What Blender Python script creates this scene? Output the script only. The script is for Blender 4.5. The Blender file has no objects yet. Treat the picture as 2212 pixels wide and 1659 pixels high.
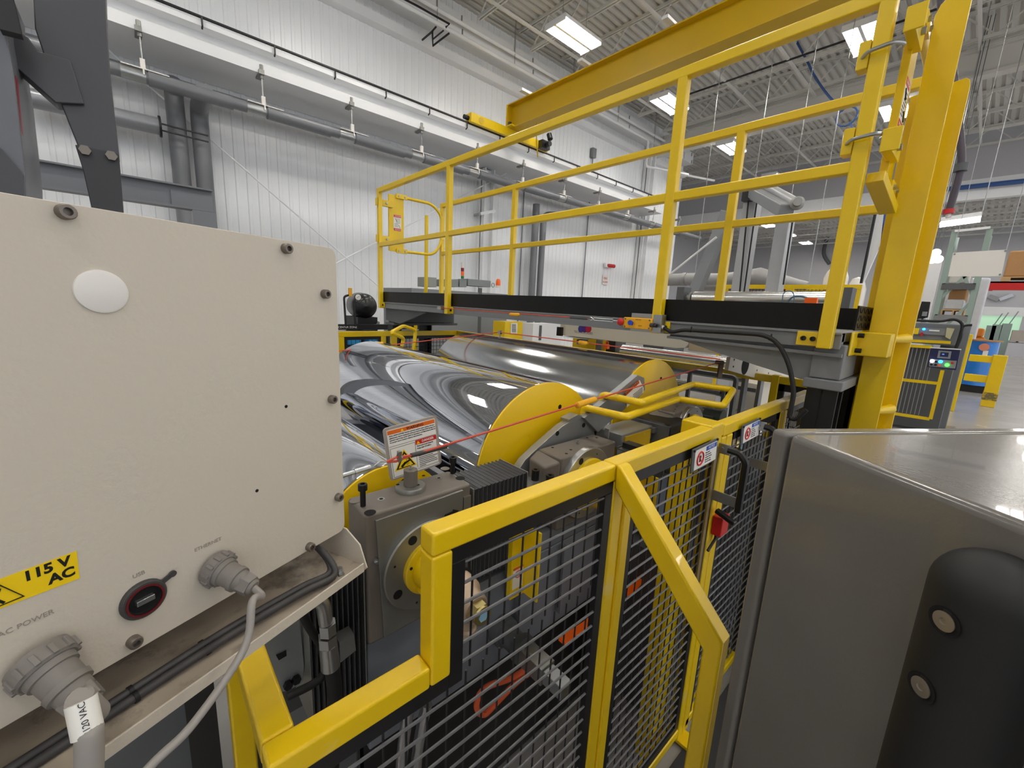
import bpy, bmesh, math, random
import numpy as np
from mathutils import Vector, Matrix
random.seed(7)
SC = bpy.context.scene
COL = SC.collection
# ---------------------------------------------------------------- camera
FPX = 897.44
YAW, PITCH, ROLL = 0.736766, 0.19187475, 0.04776937
CAM = np.array([0.0, 0.0, 1.65])
_f = np.array([-math.cos(YAW)*math.cos(PITCH), math.sin(YAW)*math.cos(PITCH), -math.sin(PITCH)])
_r = np.cross(_f, [0, 0, 1]); _r /= np.linalg.norm(_r)
_u = np.cross(_r, _f)
CR = math.cos(ROLL)*_r + math.sin(ROLL)*_u
CU = -math.sin(ROLL)*_r + math.cos(ROLL)*_u
cd = bpy.data.cameras.new('camera'); cam = bpy.data.objects.new('camera', cd); COL.objects.link(cam)
cd.sensor_width = 36; cd.sensor_fit = 'HORIZONTAL'; cd.lens = FPX/2212*36; cd.clip_start = 0.02; cd.clip_end = 200
M = Matrix.Identity(4)
for i in range(3):
    M[i][0] = CR[i]; M[i][1] = CU[i]; M[i][2] = -_f[i]; M[i][3] = CAM[i]
cam.matrix_world = M
SC.camera = cam
# ---------------------------------------------------------------- world and exposure
W = bpy.data.worlds.new('open_side_fill'); SC.world = W; W.use_nodes = True
W.node_tree.nodes['Background'].inputs[0].default_value = (0.80, 0.84, 0.9, 1)
W.node_tree.nodes['Background'].inputs[1].default_value = 1.1  # raised as added soft fill entering through the open right side
SC.view_settings.view_transform = 'Standard'; SC.view_settings.look = 'None'
SC.view_settings.exposure = 0.2; SC.view_settings.gamma = 1.0
LAMP_POWER = 30.0
# (every lamp of the hall is a high-bay fixture built below, with glowing lenses; those in the lower bay are added)

def ray(x, y):
    return _f*FPX + CR*(x-1106.0) - CU*(y-829.5)
def at(x, y, **k):
    """world point seen at photo position (x, y) on the plane X=, Y=, Z= or (P0, n)"""
    d = ray(x, y)
    if 'P' in k:
        n = np.array(k['n'], float); t = ((np.array(k['P'])-CAM)@n)/(d@n)
    else:
        for a, i in (('X', 0), ('Y', 1), ('Z', 2)):
            if a in k: t = (k[a]-CAM[i])/d[i]
    return CAM+d*t

# ---------------------------------------------------------------- materials
MATS = {}
def lin(c):
    return tuple((v/12.92 if v <= 0.04045 else ((v+0.055)/1.055)**2.4) for v in [q/255 for q in c])
def mat(name, rgb, rough=0.5, metal=0.0, noise=0.0, nscale=20, bump=0.0, bscale=80, coat=0.0, emit=None, estr=0, spec=0.5, trans=0.0, dirt=None, dscale=6, dthr=0.6):
    m = bpy.data.materials.new(name); m.use_nodes = True; nt = m.node_tree
    b = nt.nodes['Principled BSDF']; c = lin(rgb)
    b.inputs['Base Color'].default_value = (*c, 1); b.inputs['Roughness'].default_value = rough
    b.inputs['Metallic'].default_value = metal; b.inputs['Coat Weight'].default_value = coat
    b.inputs['Specular IOR Level'].default_value = spec
    if trans: b.inputs['Transmission Weight'].default_value = trans
    if emit:
        b.inputs['Emission Color'].default_value = (*lin(emit), 1); b.inputs['Emission Strength'].default_value = estr
    tc = nt.nodes.new('ShaderNodeTexCoord')
    out = None
    if noise:
        n = nt.nodes.new('ShaderNodeTexNoise'); n.inputs['Scale'].default_value = nscale; n.inputs['Detail'].default_value = 5
        nt.links.new(tc.outputs['Object'], n.inputs['Vector'])
        r = nt.nodes.new('ShaderNodeMapRange'); r.inputs[3].default_value = 1-noise; r.inputs[4].default_value = 1+noise
        nt.links.new(n.outputs['Fac'], r.inputs[0])
        h = nt.nodes.new('ShaderNodeHueSaturation'); h.inputs['Color'].default_value = (*c, 1)
        nt.links.new(r.outputs[0], h.inputs['Value']); out = h.outputs[0]
        r2 = nt.nodes.new('ShaderNodeMapRange'); r2.inputs[3].default_value = max(0, rough-noise*0.6); r2.inputs[4].default_value = min(1, rough+noise*0.6)
        nt.links.new(n.outputs['Fac'], r2.inputs[0]); nt.links.new(r2.outputs[0], b.inputs['Roughness'])
    if dirt:
        n = nt.nodes.new('ShaderNodeTexNoise'); n.inputs['Scale'].default_value = dscale; n.inputs['Detail'].default_value = 8; n.inputs['Roughness'].default_value = 0.65
        nt.links.new(tc.outputs['Object'], n.inputs['Vector'])
        r = nt.nodes.new('ShaderNodeMapRange'); r.inputs[1].default_value = dthr; r.inputs[2].default_value = min(1, dthr+0.12)
        nt.links.new(n.outputs['Fac'], r.inputs[0])
        mx = nt.nodes.new('ShaderNodeMix'); mx.data_type = 'RGBA'
        nt.links.new(r.outputs[0], mx.inputs[0]); mx.inputs[6].default_value = (*c, 1); mx.inputs[7].default_value = (*lin(dirt), 1)
        if out: nt.links.new(out, mx.inputs[6])
        out = mx.outputs[2]
    if out: nt.links.new(out, b.inputs['Base Color'])
    if bump:
        n = nt.nodes.new('ShaderNodeTexNoise'); n.inputs['Scale'].default_value = bscale
        nt.links.new(tc.outputs['Object'], n.inputs['Vector'])
        bp = nt.nodes.new('ShaderNodeBump'); bp.inputs['Strength'].default_value = bump; bp.inputs['Distance'].default_value = 0.002
        nt.links.new(n.outputs['Fac'], bp.inputs['Height']); nt.links.new(bp.outputs[0], b.inputs['Normal'])
    MATS[name] = m
    return m
YEL = mat('yellow_enamel', (230, 194, 5), 0.3, noise=0.08, nscale=9, coat=0.25, bump=0.05, bscale=60)
YELD = mat('worn_yellow_enamel', (230, 193, 6), 0.33, noise=0.05, nscale=5, coat=0.2, dirt=(228, 206, 128), dscale=4, dthr=0.61, bump=0.05, bscale=60)
YELC = mat('crane_yellow', (206, 168, 8), 0.4, noise=0.06, nscale=2)
BLK = mat('black_paint', (22, 22, 24), 0.45, noise=0.15)
BLKS = mat('black_scuffed_plate', (12, 12, 13), 0.45, spec=0.3, noise=0.1, dirt=(120, 120, 118), dscale=42, dthr=0.76)
RUB = mat('black_rubber', (20, 20, 21), 0.6)
PLB = mat('black_plastic', (24, 24, 26), 0.3, noise=0.1)
GRY = mat('machine_grey', (122, 124, 126), 0.45, noise=0.06, nscale=4, bump=0.03)
GRYD = mat('dark_machine_grey', (84, 86, 88), 0.5, noise=0.08, nscale=5)
GRYC = mat('cabinet_grey', (108, 105, 101), 0.22, noise=0.03, nscale=3, coat=0.3, bump=0.08, bscale=180)
BEI = mat('beige_powder_coat', (202, 193, 178), 0.5, noise=0.025, nscale=2, bump=0.22, bscale=160)
BEID = mat('dusty_beige_tray', (170, 158, 142), 0.6, noise=0.1, nscale=8, dirt=(104, 96, 88), dscale=9, dthr=0.52)
WHT = mat('white_paint', (232, 233, 234), 0.45, noise=0.02, nscale=3)
WPAN = mat('white_wall_panel', (232, 234, 236), 0.3, noise=0.03, nscale=1.2)
WPL = mat('white_plastic', (228, 224, 218), 0.35)
CHR = mat('polished_chrome', (226, 229, 236), 0.03, metal=1.0)
CHR2 = mat('satin_chrome', (196, 198, 200), 0.14, metal=1.0, noise=0.12, nscale=5)
STL = mat('machined_steel', (150, 150, 146), 0.4, metal=0.75, noise=0.12, nscale=10)
ZNC = mat('zinc_plated_steel', (170, 172, 172), 0.3, metal=0.9, noise=0.08)
BRN = mat('brown_grey_casting', (116, 109, 101), 0.5, metal=0.25, noise=0.1, nscale=14, bump=0.08)
GALV = mat('bare_plate_steel', (158, 162, 164), 0.42, metal=0.7, noise=0.16, nscale=9)
BELL = mat('black_bellows', (26, 26, 28), 0.35)
BOLT = mat('black_oxide_bolt', (38, 38, 40), 0.4, metal=0.6)
BOLG = mat('dull_screw_steel', (128, 120, 112), 0.45, metal=0.7)
PIPG = mat('grey_pipe_paint', (116, 118, 122), 0.35, noise=0.08, nscale=3)
PIPB = mat('bare_pipe', (138, 140, 144), 0.3, metal=0.3, noise=0.1)
ALU = mat('brushed_aluminium_roller', (214, 215, 214), 0.22, metal=0.9, noise=0.06)
CBLG = mat('grey_cable_jacket', (150, 145, 140), 0.55)
CBLD = mat('dark_cable_jacket', (64, 62, 62), 0.55)
CONG = mat('grey_connector_plastic', (124, 119, 114), 0.5, noise=0.06, nscale=30)
ROPE = mat('red_coated_rope', (196, 74, 52), 0.5)
RED = mat('red_plastic', (196, 28, 28), 0.4)
ORG = mat('orange_plastic_glow', (232, 96, 20), 0.4, emit=(232, 90, 10), estr=0.15)  # faint glow put into the colour, also on parts that are no lamps
GRN = mat('green_lens', (18, 120, 60), 0.35)
BLU = mat('blue_plastic', (30, 66, 190), 0.4)
SWY = mat('switch_yellow', (232, 168, 16), 0.4)
SLV = mat('braided_foil_sleeve', (176, 176, 180), 0.3, metal=0.9, bump=0.8, bscale=60)
DCK = mat('ceiling_deck_paint', (200, 199, 194), 0.55, noise=0.03, nscale=1)
JST = mat('joist_paint', (206, 205, 200), 0.5)
FLR = mat('polished_concrete', (158, 155, 152), 0.25, noise=0.1, nscale=1.5, dirt=(150, 147, 144), dscale=0.8, dthr=0.5)
FWL = mat('grey_wall_paint', (188, 188, 192), 0.6, noise=0.02)
FILM = mat('dull_silver_film', (150, 150, 152), 0.35, metal=0.8)
CARD = mat('brown_cardboard', (176, 132, 86), 0.75, noise=0.06)
WOOD = mat('pallet_wood', (198, 160, 112), 0.7, noise=0.1)
BLUW = mat('blue_stretch_wrap', (24, 120, 210), 0.25, noise=0.12, nscale=6, coat=0.4)
CLRW = mat('clear_stretch_wrap', (206, 208, 212), 0.2, noise=0.1, nscale=10, coat=0.5)
GRNS = mat('green_rack_steel', (142, 160, 152), 0.5)
NAVY = mat('navy_panel', (30, 34, 78), 0.4)
INK = mat('black_ink', (20, 20, 20), 0.5)
PAPER = mat('white_label', (236, 234, 228), 0.45)
YLAB = mat('yellow_label', (244, 206, 12), 0.45)
OLAB = mat('orange_label', (226, 106, 24), 0.5)
RLAB = mat('red_label', (204, 34, 34), 0.5)
BLAB = mat('blue_label', (34, 84, 180), 0.5)
LENS = mat('glowing_lamp_lens', (255, 255, 255), 0.4, emit=(255, 250, 242), estr=LAMP_POWER)
SCRN = mat('screen_glow', (40, 60, 90), 0.2, emit=(120, 170, 255), estr=0.6)
LEDW = mat('white_indicator', (255, 255, 255), 0.3, emit=(255, 255, 255), estr=5)
LEDB = mat('blue_indicator', (40, 160, 255), 0.3, emit=(40, 160, 255), estr=5)
LEDG = mat('green_indicator', (60, 255, 60), 0.3, emit=(60, 255, 60), estr=5)
HOLE = mat('dark_recess', (8, 8, 8), 0.9)

# ---------------------------------------------------------------- mesh building
def V(p): return Vector((float(p[0]), float(p[1]), float(p[2])))
class MB:
    def __init__(s): s.v = []; s.f = []; s.mi = []; s.cur = 0
    def add(s, vs, fs):
        o = len(s.v); s.v += [V(p) for p in vs]
        for f in fs: s.f.append([o+i for i in f]); s.mi.append(s.cur)
        return s
    def obb(s, c, ax, h):
        c = V(c); a = [V(q).normalized()*hh for q, hh in zip(ax, h)]
        vs = [c+sx*a[0]+sy*a[1]+sz*a[2] for sx in (-1, 1) for sy in (-1, 1) for sz in (-1, 1)]
        return s.add(vs, [(0,1,3,2),(4,6,7,5),(0,4,5,1),(2,3,7,6),(0,2,6,4),(1,5,7,3)])
    def box(s, x0, x1, y0, y1, z0, z1):
        return s.obb(((x0+x1)/2,(y0+y1)/2,(z0+z1)/2), ((1,0,0),(0,1,0),(0,0,1)), (abs(x1-x0)/2, abs(y1-y0)/2, abs(z1-z0)/2))
    def beam(s, p, q, w, h, up=(0,0,1), ext=0.0):
        p, q = V(p), V(q); d = (q-p).normalized(); p = p-d*ext; q = q+d*ext
        u = V(up); sd = d.cross(u).normalized(); u = sd.cross(d).normalized()
        return s.obb((p+q)/2, (d, sd, u), ((q-p).length/2, w/2, h/2))
    def prism(s, pts, vec):
        n = len(pts); vec = V(vec); a = [V(p) for p in pts]; b = [p+vec for p in a]
        fs = [list(range(n))[::-1], [n+i for i in range(n)]] + [(i, (i+1) % n, n+(i+1) % n, n+i) for i in range(n)]
        return s.add(a+b, fs)
    def cyl(s, p, q, r, n=20, r2=None, cap=True, rot=0.0):
        p, q = V(p), V(q); d = (q-p).normalized(); r2 = r if r2 is None else r2
        a = d.orthogonal().normalized() if abs(d.z) > 0.99 or abs(d.z) < 1e-3 and False else (V((0,0,1)).cross(d).normalized() if abs(d.z) < 0.99 else V((1,0,0)))
        b = d.cross(a)
        vs = []
        for c, rr in ((p, r), (q, r2)):
            for i in range(n):
                t = 2*math.pi*i/n+rot; vs.append(c+(a*math.cos(t)+b*math.sin(t))*rr)
        fs = [(i, (i+1) % n, n+(i+1) % n, n+i) for i in range(n)]
        if cap: fs += [list(range(n))[::-1], [n+i for i in range(n)]]
        return s.add(vs, fs)
    def lathe(s, p, axis, prof, n=28, cap=True):
        p = V(p); d = V(axis).normalized(); a = V((0,0,1)).cross(d).normalized() if abs(d.z) < 0.99 else V((1,0,0)); b = d.cross(a)
        vs = []; m = len(prof)
        for (t, r) in prof:
            for i in range(n):
                w = 2*math.pi*i/n; vs.append(p+d*t+(a*math.cos(w)+b*math.sin(w))*max(r, 1e-5))
        fs = []
        for k in range(m-1):
            for i in range(n): fs.append((k*n+i, k*n+(i+1) % n, (k+1)*n+(i+1) % n, (k+1)*n+i))
        if cap: fs += [list(range(n))[::-1], [(m-1)*n+i for i in range(n)]]
        return s.add(vs, fs)
    def tube(s, pts, r, n=10, fil=0.0, closed=False, seg=5, sub=0):
        P = [V(p) for p in pts]
        if sub:   # smooth curve through the points
            Q = []
            m = len(P)
            for i in range(m-1):
                p0 = P[max(i-1, 0)]; p1 = P[i]; p2 = P[i+1]; p3 = P[min(i+2, m-1)]
                for k in range(sub):
                    t = k/sub
                    Q.append(0.5*((2*p1)+(p2-p0)*t+(2*p0-5*p1+4*p2-p3)*t*t+(3*p1-p0-3*p2+p3)*t**3))
            Q.append(P[-1]); P = Q
        if fil:
            Q = []
            m = len(P)
            for i in range(m):
                if not closed and i in (0, m-1): Q.append(P[i]); continue
                a, b, c = P[i-1], P[i], P[(i+1) % m]
                d1 = (a-b); d2 = (c-b); l = min(fil, d1.length*0.45, d2.length*0.45)
                s0 = b+d1.normalized()*l; s1 = b+d2.normalized()*l
                for k in range(seg+1):
                    t = k/seg; Q.append((1-t)**2*s0+2*t*(1-t)*b+t*t*s1)
            P = Q
        m = len(P); vs = []; pa = None
        for i in range(m):
            if closed: d = (P[(i+1) % m]-P[i-1]).normalized()
            else: d = (P[min(i+1, m-1)]-P[max(i-1, 0)]).normalized()
            if pa is None: pa = d.orthogonal().normalized()
            pa = (pa-d*pa.dot(d)).normalized(); b = d.cross(pa)
            rr = r[i] if isinstance(r, (list, tuple)) else r
            for k in range(n):
                w = 2*math.pi*k/n; vs.append(P[i]+(pa*math.cos(w)+b*math.sin(w))*rr)
        fs = []
        for i in range(m if closed else m-1):
            j = (i+1) % m
            for k in range(n): fs.append((i*n+k, i*n+(k+1) % n, j*n+(k+1) % n, j*n+k))
        if not closed: fs += [list(range(n))[::-1], [(m-1)*n+k for k in range(n)]]
        return s.add(vs, fs)
    def build(s, name, m, parent=None, bev=0.0, smooth=True, seg=2, label=None):
        me = bpy.data.meshes.new(name); me.from_pydata([tuple(p) for p in s.v], [], s.f); me.validate()
        ms = m if isinstance(m, (list, tuple)) else [m]
        for q in ms: me.materials.append(q)
        if len(ms) > 1:
            for p, i in zip(me.polygons, s.mi): p.material_index = i
        bm = bmesh.new(); bm.from_mesh(me); bmesh.ops.recalc_face_normals(bm, faces=bm.faces); bm.to_mesh(me); bm.free()
        o = bpy.data.objects.new(name, me); COL.objects.link(o)
        if parent is not None: o.parent = parent
        if smooth:
            for p in me.polygons: p.use_smooth = True
            me.set_sharp_from_angle(angle=math.radians(38))
        if bev:
            b = o.modifiers.new('edge_bevel', 'BEVEL'); b.width = bev; b.segments = seg; b.limit_method = 'ANGLE'; b.angle_limit = math.radians(50); b.harden_normals = True
        if label: o['label'] = label
        return o
ROOTS = []
def thing(name, label, cat, group=None):
    o = bpy.data.objects.new(name, None); COL.objects.link(o); o.empty_display_size = 0.1
    o['label'] = label; o['category'] = cat
    if group: o['group'] = group
    ROOTS.append(o); return o
def tag(o, label, cat, group=None, kind=None):
    o['label'] = label; o['category'] = cat
    if group: o['group'] = group
    if kind: o['kind'] = kind
    ROOTS.append(o); return o
def struct(o, label=None):
    o['kind'] = 'structure'
    if label: o['label'] = label
    return o
def copy_tree(o, delta=(0,0,0), label=None, parent=None):
    c = o.copy(); COL.objects.link(c); c.parent = parent
    if parent is None:
        c['_d'] = list(delta); ROOTS.append(c)
        if label: c['label'] = label
    for ch in o.children: copy_tree(ch, delta, None, c)
    return c
def text(s, p, ax, ay, size, m, parent, name='lettering', align='CENTER', depth=0.0003, bold=0.0):
    """flat raised letters: ax reading direction, ay up direction"""
    cu = bpy.data.curves.new(name, 'FONT'); cu.body = s; cu.size = size; cu.align_x = align; cu.align_y = 'CENTER'; cu.extrude = depth/2; cu.offset = bold; cu.resolution_u = 3
    o = bpy.data.objects.new(name, cu); COL.objects.link(o)
    dg = bpy.context.evaluated_depsgraph_get(); me = bpy.data.meshes.new_from_object(o.evaluated_get(dg))
    bpy.data.objects.remove(o); me.materials.clear(); me.materials.append(m)
    X = V(ax).normalized(); Y = V(ay); Y = (Y-X*Y.dot(X)).normalized(); Z = X.cross(Y)
    T = Matrix(((X.x, Y.x, Z.x, p[0]), (X.y, Y.y, Z.y, p[1]), (X.z, Y.z, Z.z, p[2]), (0,0,0,1)))
    me.transform(T)
    q = bpy.data.objects.new(name, me); COL.objects.link(q); q.parent = parent
    return q
def finish():
    """put the origin of every thing at its base and shift its meshes accordingly"""
    done = set()
    def desc(o):
        for c in o.children:
            yield c
            yield from desc(c)
    copies = [o for o in ROOTS if '_d' in o]
    for o in ROOTS:
        if '_d' in o: continue
        ms = [q for q in [o]+list(desc(o)) if q.type == 'MESH']
        if not ms: continue
        co = np.concatenate([np.array([v.co[:] for v in q.data.vertices]) for q in ms if len(q.data.vertices)])
        lo, hi = co.min(0), co.max(0); b = Vector(((lo[0]+hi[0])/2, (lo[1]+hi[1])/2, lo[2]))
        for q in ms:
            if q.data.name in done: continue
            done.add(q.data.name); q.data.transform(Matrix.Translation(-b)); q.data['_b'] = list(b)
        o.location = b
    for o in copies:
        q = o
        while q.type != 'MESH': q = q.children[0]
        b = Vector(q.data['_b']); o.location = b+Vector(o['_d']); del o['_d']
    for me in bpy.data.meshes:
        if '_b' in me: del me['_b']
X_, Y_, Z_ = (1,0,0), (0,1,0), (0,0,1)
def bolt(mb, p, n, r=0.0065, h=0.008, hexr=0.0035):
    """socket head cap screw: head with a hex recess, axis n"""
    p = V(p); n = V(n).normalized()
    mb.lathe(p, n, [(0, r), (h*0.85, r), (h, r*0.86), (h, hexr*1.05), (h*0.4, hexr), (h*0.4, 1e-4)], n=16, cap=False)

# ================================================================ SETTING
WX = -10.2; DZ = 9.0; FY = 25.0; FAR = 40.0; WEND = 19.0
b = MB(); b.box(-17, 12, -10, 41, -0.2, 0.0); fl = struct(b.build('floor', FLR, smooth=False))
# ribbed white wall on the left
b = MB(); ys = np.arange(-10, WEND, 0.19); prof = []
for y in ys: prof += [(y, 0), (y+0.10, 0), (y+0.115, 0.012), (y+0.165, 0.012), (y+0.18, 0)]
prof.append((WEND, 0))
vs = []; fs = []
for i, (y, d) in enumerate(prof): vs += [(WX+d, y, 0), (WX+d, y, DZ)]
for i in range(len(prof)-1): fs.append((2*i, 2*i+2, 2*i+3, 2*i+1))
b.add(vs, fs); b.box(WX-0.3, WX-0.01, -10, WEND, 0, DZ)
struct(b.build('wall_left', WPAN, smooth=False))
b = MB(); b.box(WX-6.0, WX, WEND-0.02, WEND, 0, DZ); struct(b.build('wall_left_return', WPAN, smooth=False)); bpy.data.objects['wall_left_return'].name = 'wall_left'
b = MB(); b.box(-17, 12, FAR, FAR+0.3, 0, 8.0); struct(b.build('wall_far', FWL, smooth=False))
b = MB(); b.box(-17, -16.7, WEND, FAR, 0, DZ+0.5); struct(b.build('wall_left', FWL, smooth=False))
b = MB(); b.box(-12, 12, -10.3, -10, 0, DZ+0.5); struct(b.build('wall_back', WHT, smooth=False))
# white bulkhead across the hall, and the lower bay beyond it
b = MB(); b.box(-16.7, 12, FY, FY+0.35, 6.5, 7.25); struct(b.build('trim_1', WHT, smooth=False))
b = MB(); b.box(-16.7, 12, FY+0.1, FY+0.4, 7.25, DZ+0.3); struct(b.build('trim_2', FWL, smooth=False))
DZ2 = 7.6
b = MB(); xs = np.arange(-17, 12, 0.25); prof = []
for x in xs: prof += [(x, 0), (x+0.11, 0), (x+0.135, 0.06), (x+0.225, 0.06)]
vs = []; fs = []
for i, (x, d) in enumerate(prof): vs += [(x, FY+0.4, DZ2+d), (x, FAR, DZ2+d)]
for i in range(len(prof)-1): fs.append((2*i, 2*i+2, 2*i+3, 2*i+1))
b.add(vs, fs); b.box(-17, 12, FY+0.4, FAR, DZ2+0.08, DZ2+0.2); struct(b.build('ceiling', DCK, smooth=False))
# corrugated ceiling deck, ribs along Y
b = MB(); xs = np.arange(-17, 12, 0.2); prof = []
for x in xs: prof += [(x, 0), (x+0.09, 0), (x+0.115, 0.06), (x+0.175, 0.06)]
vs = []; fs = []
for i, (x, d) in enumerate(prof): vs += [(x, -10, DZ+d), (x, FY, DZ+d)]
for i in range(len(prof)-1): fs.append((2*i, 2*i+2, 2*i+3, 2*i+1))
b.add(vs, fs); b.box(-17, 12, -10, FY, DZ+0.08, DZ+0.25)
struct(b.build('ceiling', DCK, smooth=False))
# ceiling edge band over the left wall
b = MB(); b.box(WX, WX+0.45, -10, WEND, 8.05, 8.5); b.box(WX, WX+0.22, -10, WEND, 7.55, 7.75); struct(b.build('trim_3', WHT, smooth=False))

# ---- roof joists (trusses along X), one per row, each its own object
ORD = ['first','second','third','fourth','fifth','sixth','seventh','eighth','ninth','tenth','eleventh','twelfth','thirteenth','fourteenth','fifteenth','sixteenth','seventeenth','eighteenth','nineteenth','twentieth','twenty-first','twenty-second']
JZ = 8.35
def joist(yj, jz, dz_, xa, xb, lab, grp):
    b = MB()
    for z_, s_ in ((jz, 0.5), (dz_-0.03, 0.0)):
        for o_ in (-0.055, 0.02): b.box(xa+s_, xb, yj+o_, yj+o_+0.035, z_-0.035, z_+0.035)
    x = xa+0.5; up = False
    while x < xb-0.6:
        b.beam((x, yj, jz if not up else dz_-0.05), (x+0.6, yj, dz_-0.05 if not up else jz), 0.03, 0.03, up=(0,1,0)); up = not up; x += 0.6
    tag(b.build('ceiling_joist', JST, smooth=False), lab, 'joist', grp)
ys_ = []; yj = -9.0
while yj < FY-0.5: ys_.append(yj); yj += 1.76
for i, yj in enumerate(ys_):
    joist(yj, JZ, DZ, WX+0.35 if yj < WEND else -16.5, 11.8, 'white open web roof joist, %s in front of the white bulkhead' % ORD[len(ys_)-1-i], 'open web steel joists under the main roof')
for i in range(6):
    joist(FY+2.0+i*2.2, 7.0, DZ2, -16.5, 11.8, 'pale roof joist of the lower bay, %s behind the white bulkhead' % ORD[i], 'joists of the lower bay beyond the bulkhead')
# girders across (deep, along X) and bridging rods along Y
for gy, lab in ((16.2, 'deep white flat-sided girder under the roof, between the second and third ceiling lamps'),):
    b = MB(); b.box(-10.0, 11.8, gy, gy+0.12, 7.75, 8.35); b.box(-10.0, 11.8, gy-0.09, gy+0.21, 7.70, 7.78); b.box(-10.0, 11.8, gy-0.09, gy+0.21, 8.30, 8.37)
    tag(b.build('roof_girder', JST, smooth=False), lab, 'girder')
for i, x in enumerate((-8.6, -6.2, -4.6, -1.2, 2.5, 5.5)):
    b = MB(); b.beam((x, -9.5, JZ-0.06), (x, FY-1, JZ-0.06), 0.06, 0.05)
    tag(b.build('joist_bridging', JST, smooth=False), 'thin white bridging bar running lengthwise under the roof joists, %s from the ribbed wall' % ORD[i], 'bridging bar', 'lengthwise bridging bars under the joists')

# ---- high-bay lamps
def lamp(cx, cy, lab, z=7.6, L=1.25, Wd=0.6):
    t = thing('ceiling_lamp', lab, 'ceiling lamp', 'high bay lamps under the roof')
    b = MB(); b.box(cx-Wd/2, cx+Wd/2, cy-L/2, cy+L/2, z+0.03, z+0.10); b.box(cx-0.03, cx+0.03, cy-L/2, cy+L/2, z-0.02, z+0.03)
    for s in (-1, 1): b.box(cx-Wd/2, cx+Wd/2, cy+s*L/2-0.012, cy+s*L/2+0.012, z-0.02, z+0.1)
    b.build('housing', WHT, t, smooth=False)
    for s in (-1, 1):
        b = MB(); b.box(cx+s*0.165-0.125, cx+s*0.165+0.125, cy-L/2+0.015, cy+L/2-0.015, z, z+0.028); b.build('lens', LENS, t, smooth=False)
    for s in (-1, 1):
        b = MB(); b.cyl((cx, cy+s*0.4, z+0.1), (cx, cy+s*0.4, DZ if cy < FY else DZ2), 0.006, n=6); b.build('hanger', ZNC, t)
lampY = (-5.6, -1.0, 3.6, 7.95, 12.3, 16.9, 21.6)
for i, y in enumerate(lampY):
    for j, x in enumerate((-7.25, -2.75, 1.75, 6.25)):
        l = 'glowing twin-lens high bay lamp, row %s before the bulkhead, %s from the ribbed wall' % (ORD[len(lampY)-1-i], ORD[j])
        if j == 0 and i == 3: l = 'largest glowing ceiling lamp, just above the left part of the yellow crane beam'
        elif j == 0 and i == 4: l = 'glowing ceiling lamp seen between the crane beam and railing, left of the tall railing post'
        elif j == 0 and i == 5: l = 'small glowing ceiling lamp seen through the railing right of the tall post'
        elif j == 1 and i == 4: l = 'glowing ceiling lamp beside the top of the right platform gate, partly behind its clip'
        lamp(x, y, l)
for i, y in enumerate((28.5, 32.5, 36.5)):
    for j, x in enumerate((-9.5, -3.5, 2.5, 8.5)):
        lamp(x, y, 'distant lamp added to brighten lower bay, %s row behind the bulkhead, %s from the left' % (ORD[i], ORD[j]), z=6.9)  # lamps added in the lower bay to brighten its far wall

# ---- crane runway along the left wall
RX = -9.0; RE = 15.6
t = thing('crane_runway', 'white crane runway beam along the ribbed wall with thin black conductor rail', 'runway beam')
b = MB(); b.box(RX-0.45, RX, -10, RE, 5.71, 5.80); b.box(RX-0.26, RX-0.22, -10, RE, 5.5, 5.71); b.box(WX+0.02, RX, -10, RE, 5.33, 5.50)
b.build('beam', WHT, t, smooth=False)
b = MB(); b.box(RX-0.02, RX+0.03, -10, RE, 5.82, 5.845); b.build('conductor_rail', BLK, t, smooth=False, label='thin black conductor rail')
for i in range(14):
    y = 1.2+i*1.02
    b = MB(); b.tube([(RX+0.03, y, 5.83), (RX+0.035, y, 5.70), (RX-0.02, y, 5.68)], 0.014, n=6); b.build('rail_hook', BLK, t)
# wall columns
for y, lab in ((7.75, 'white steel column on the ribbed wall behind the back railing, nearer the left gate'), (16.0, 'white steel column on the ribbed wall right of the tall railing post')):
    b = MB(); w = 0.34; CZ = 5.3 if y < 10 else DZ-0.6
    b.box(WX+0.02, WX+0.34, y-w/2, y-w/2+0.03, 0, CZ); b.box(WX+0.02, WX+0.34, y+w/2-0.03, y+w/2, 0, CZ); b.box(WX+0.16, WX+0.19, y-w/2, y+w/2, 0, CZ)
    tag(b.build('wall_column', WHT, smooth=False), lab, 'column')
# diagonal brace rods
for p, q, lab in (((310, 175), (820, 620), 'thin white diagonal brace rod descending to the right across the ribbed wall'), ((715, 575), (1045, 400), 'thin white diagonal brace rod rising to the right toward the wall column')):
    b = MB(); P0 = at(*p, X=-9.9); P1 = at(*q, X=-9.9); d = P1-P0; b.cyl(P0-d*0.1, P1+d*0.25, 0.017, n=8)
    tag(b.build('brace_rod', WHT), lab, 'brace rod')
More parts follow.
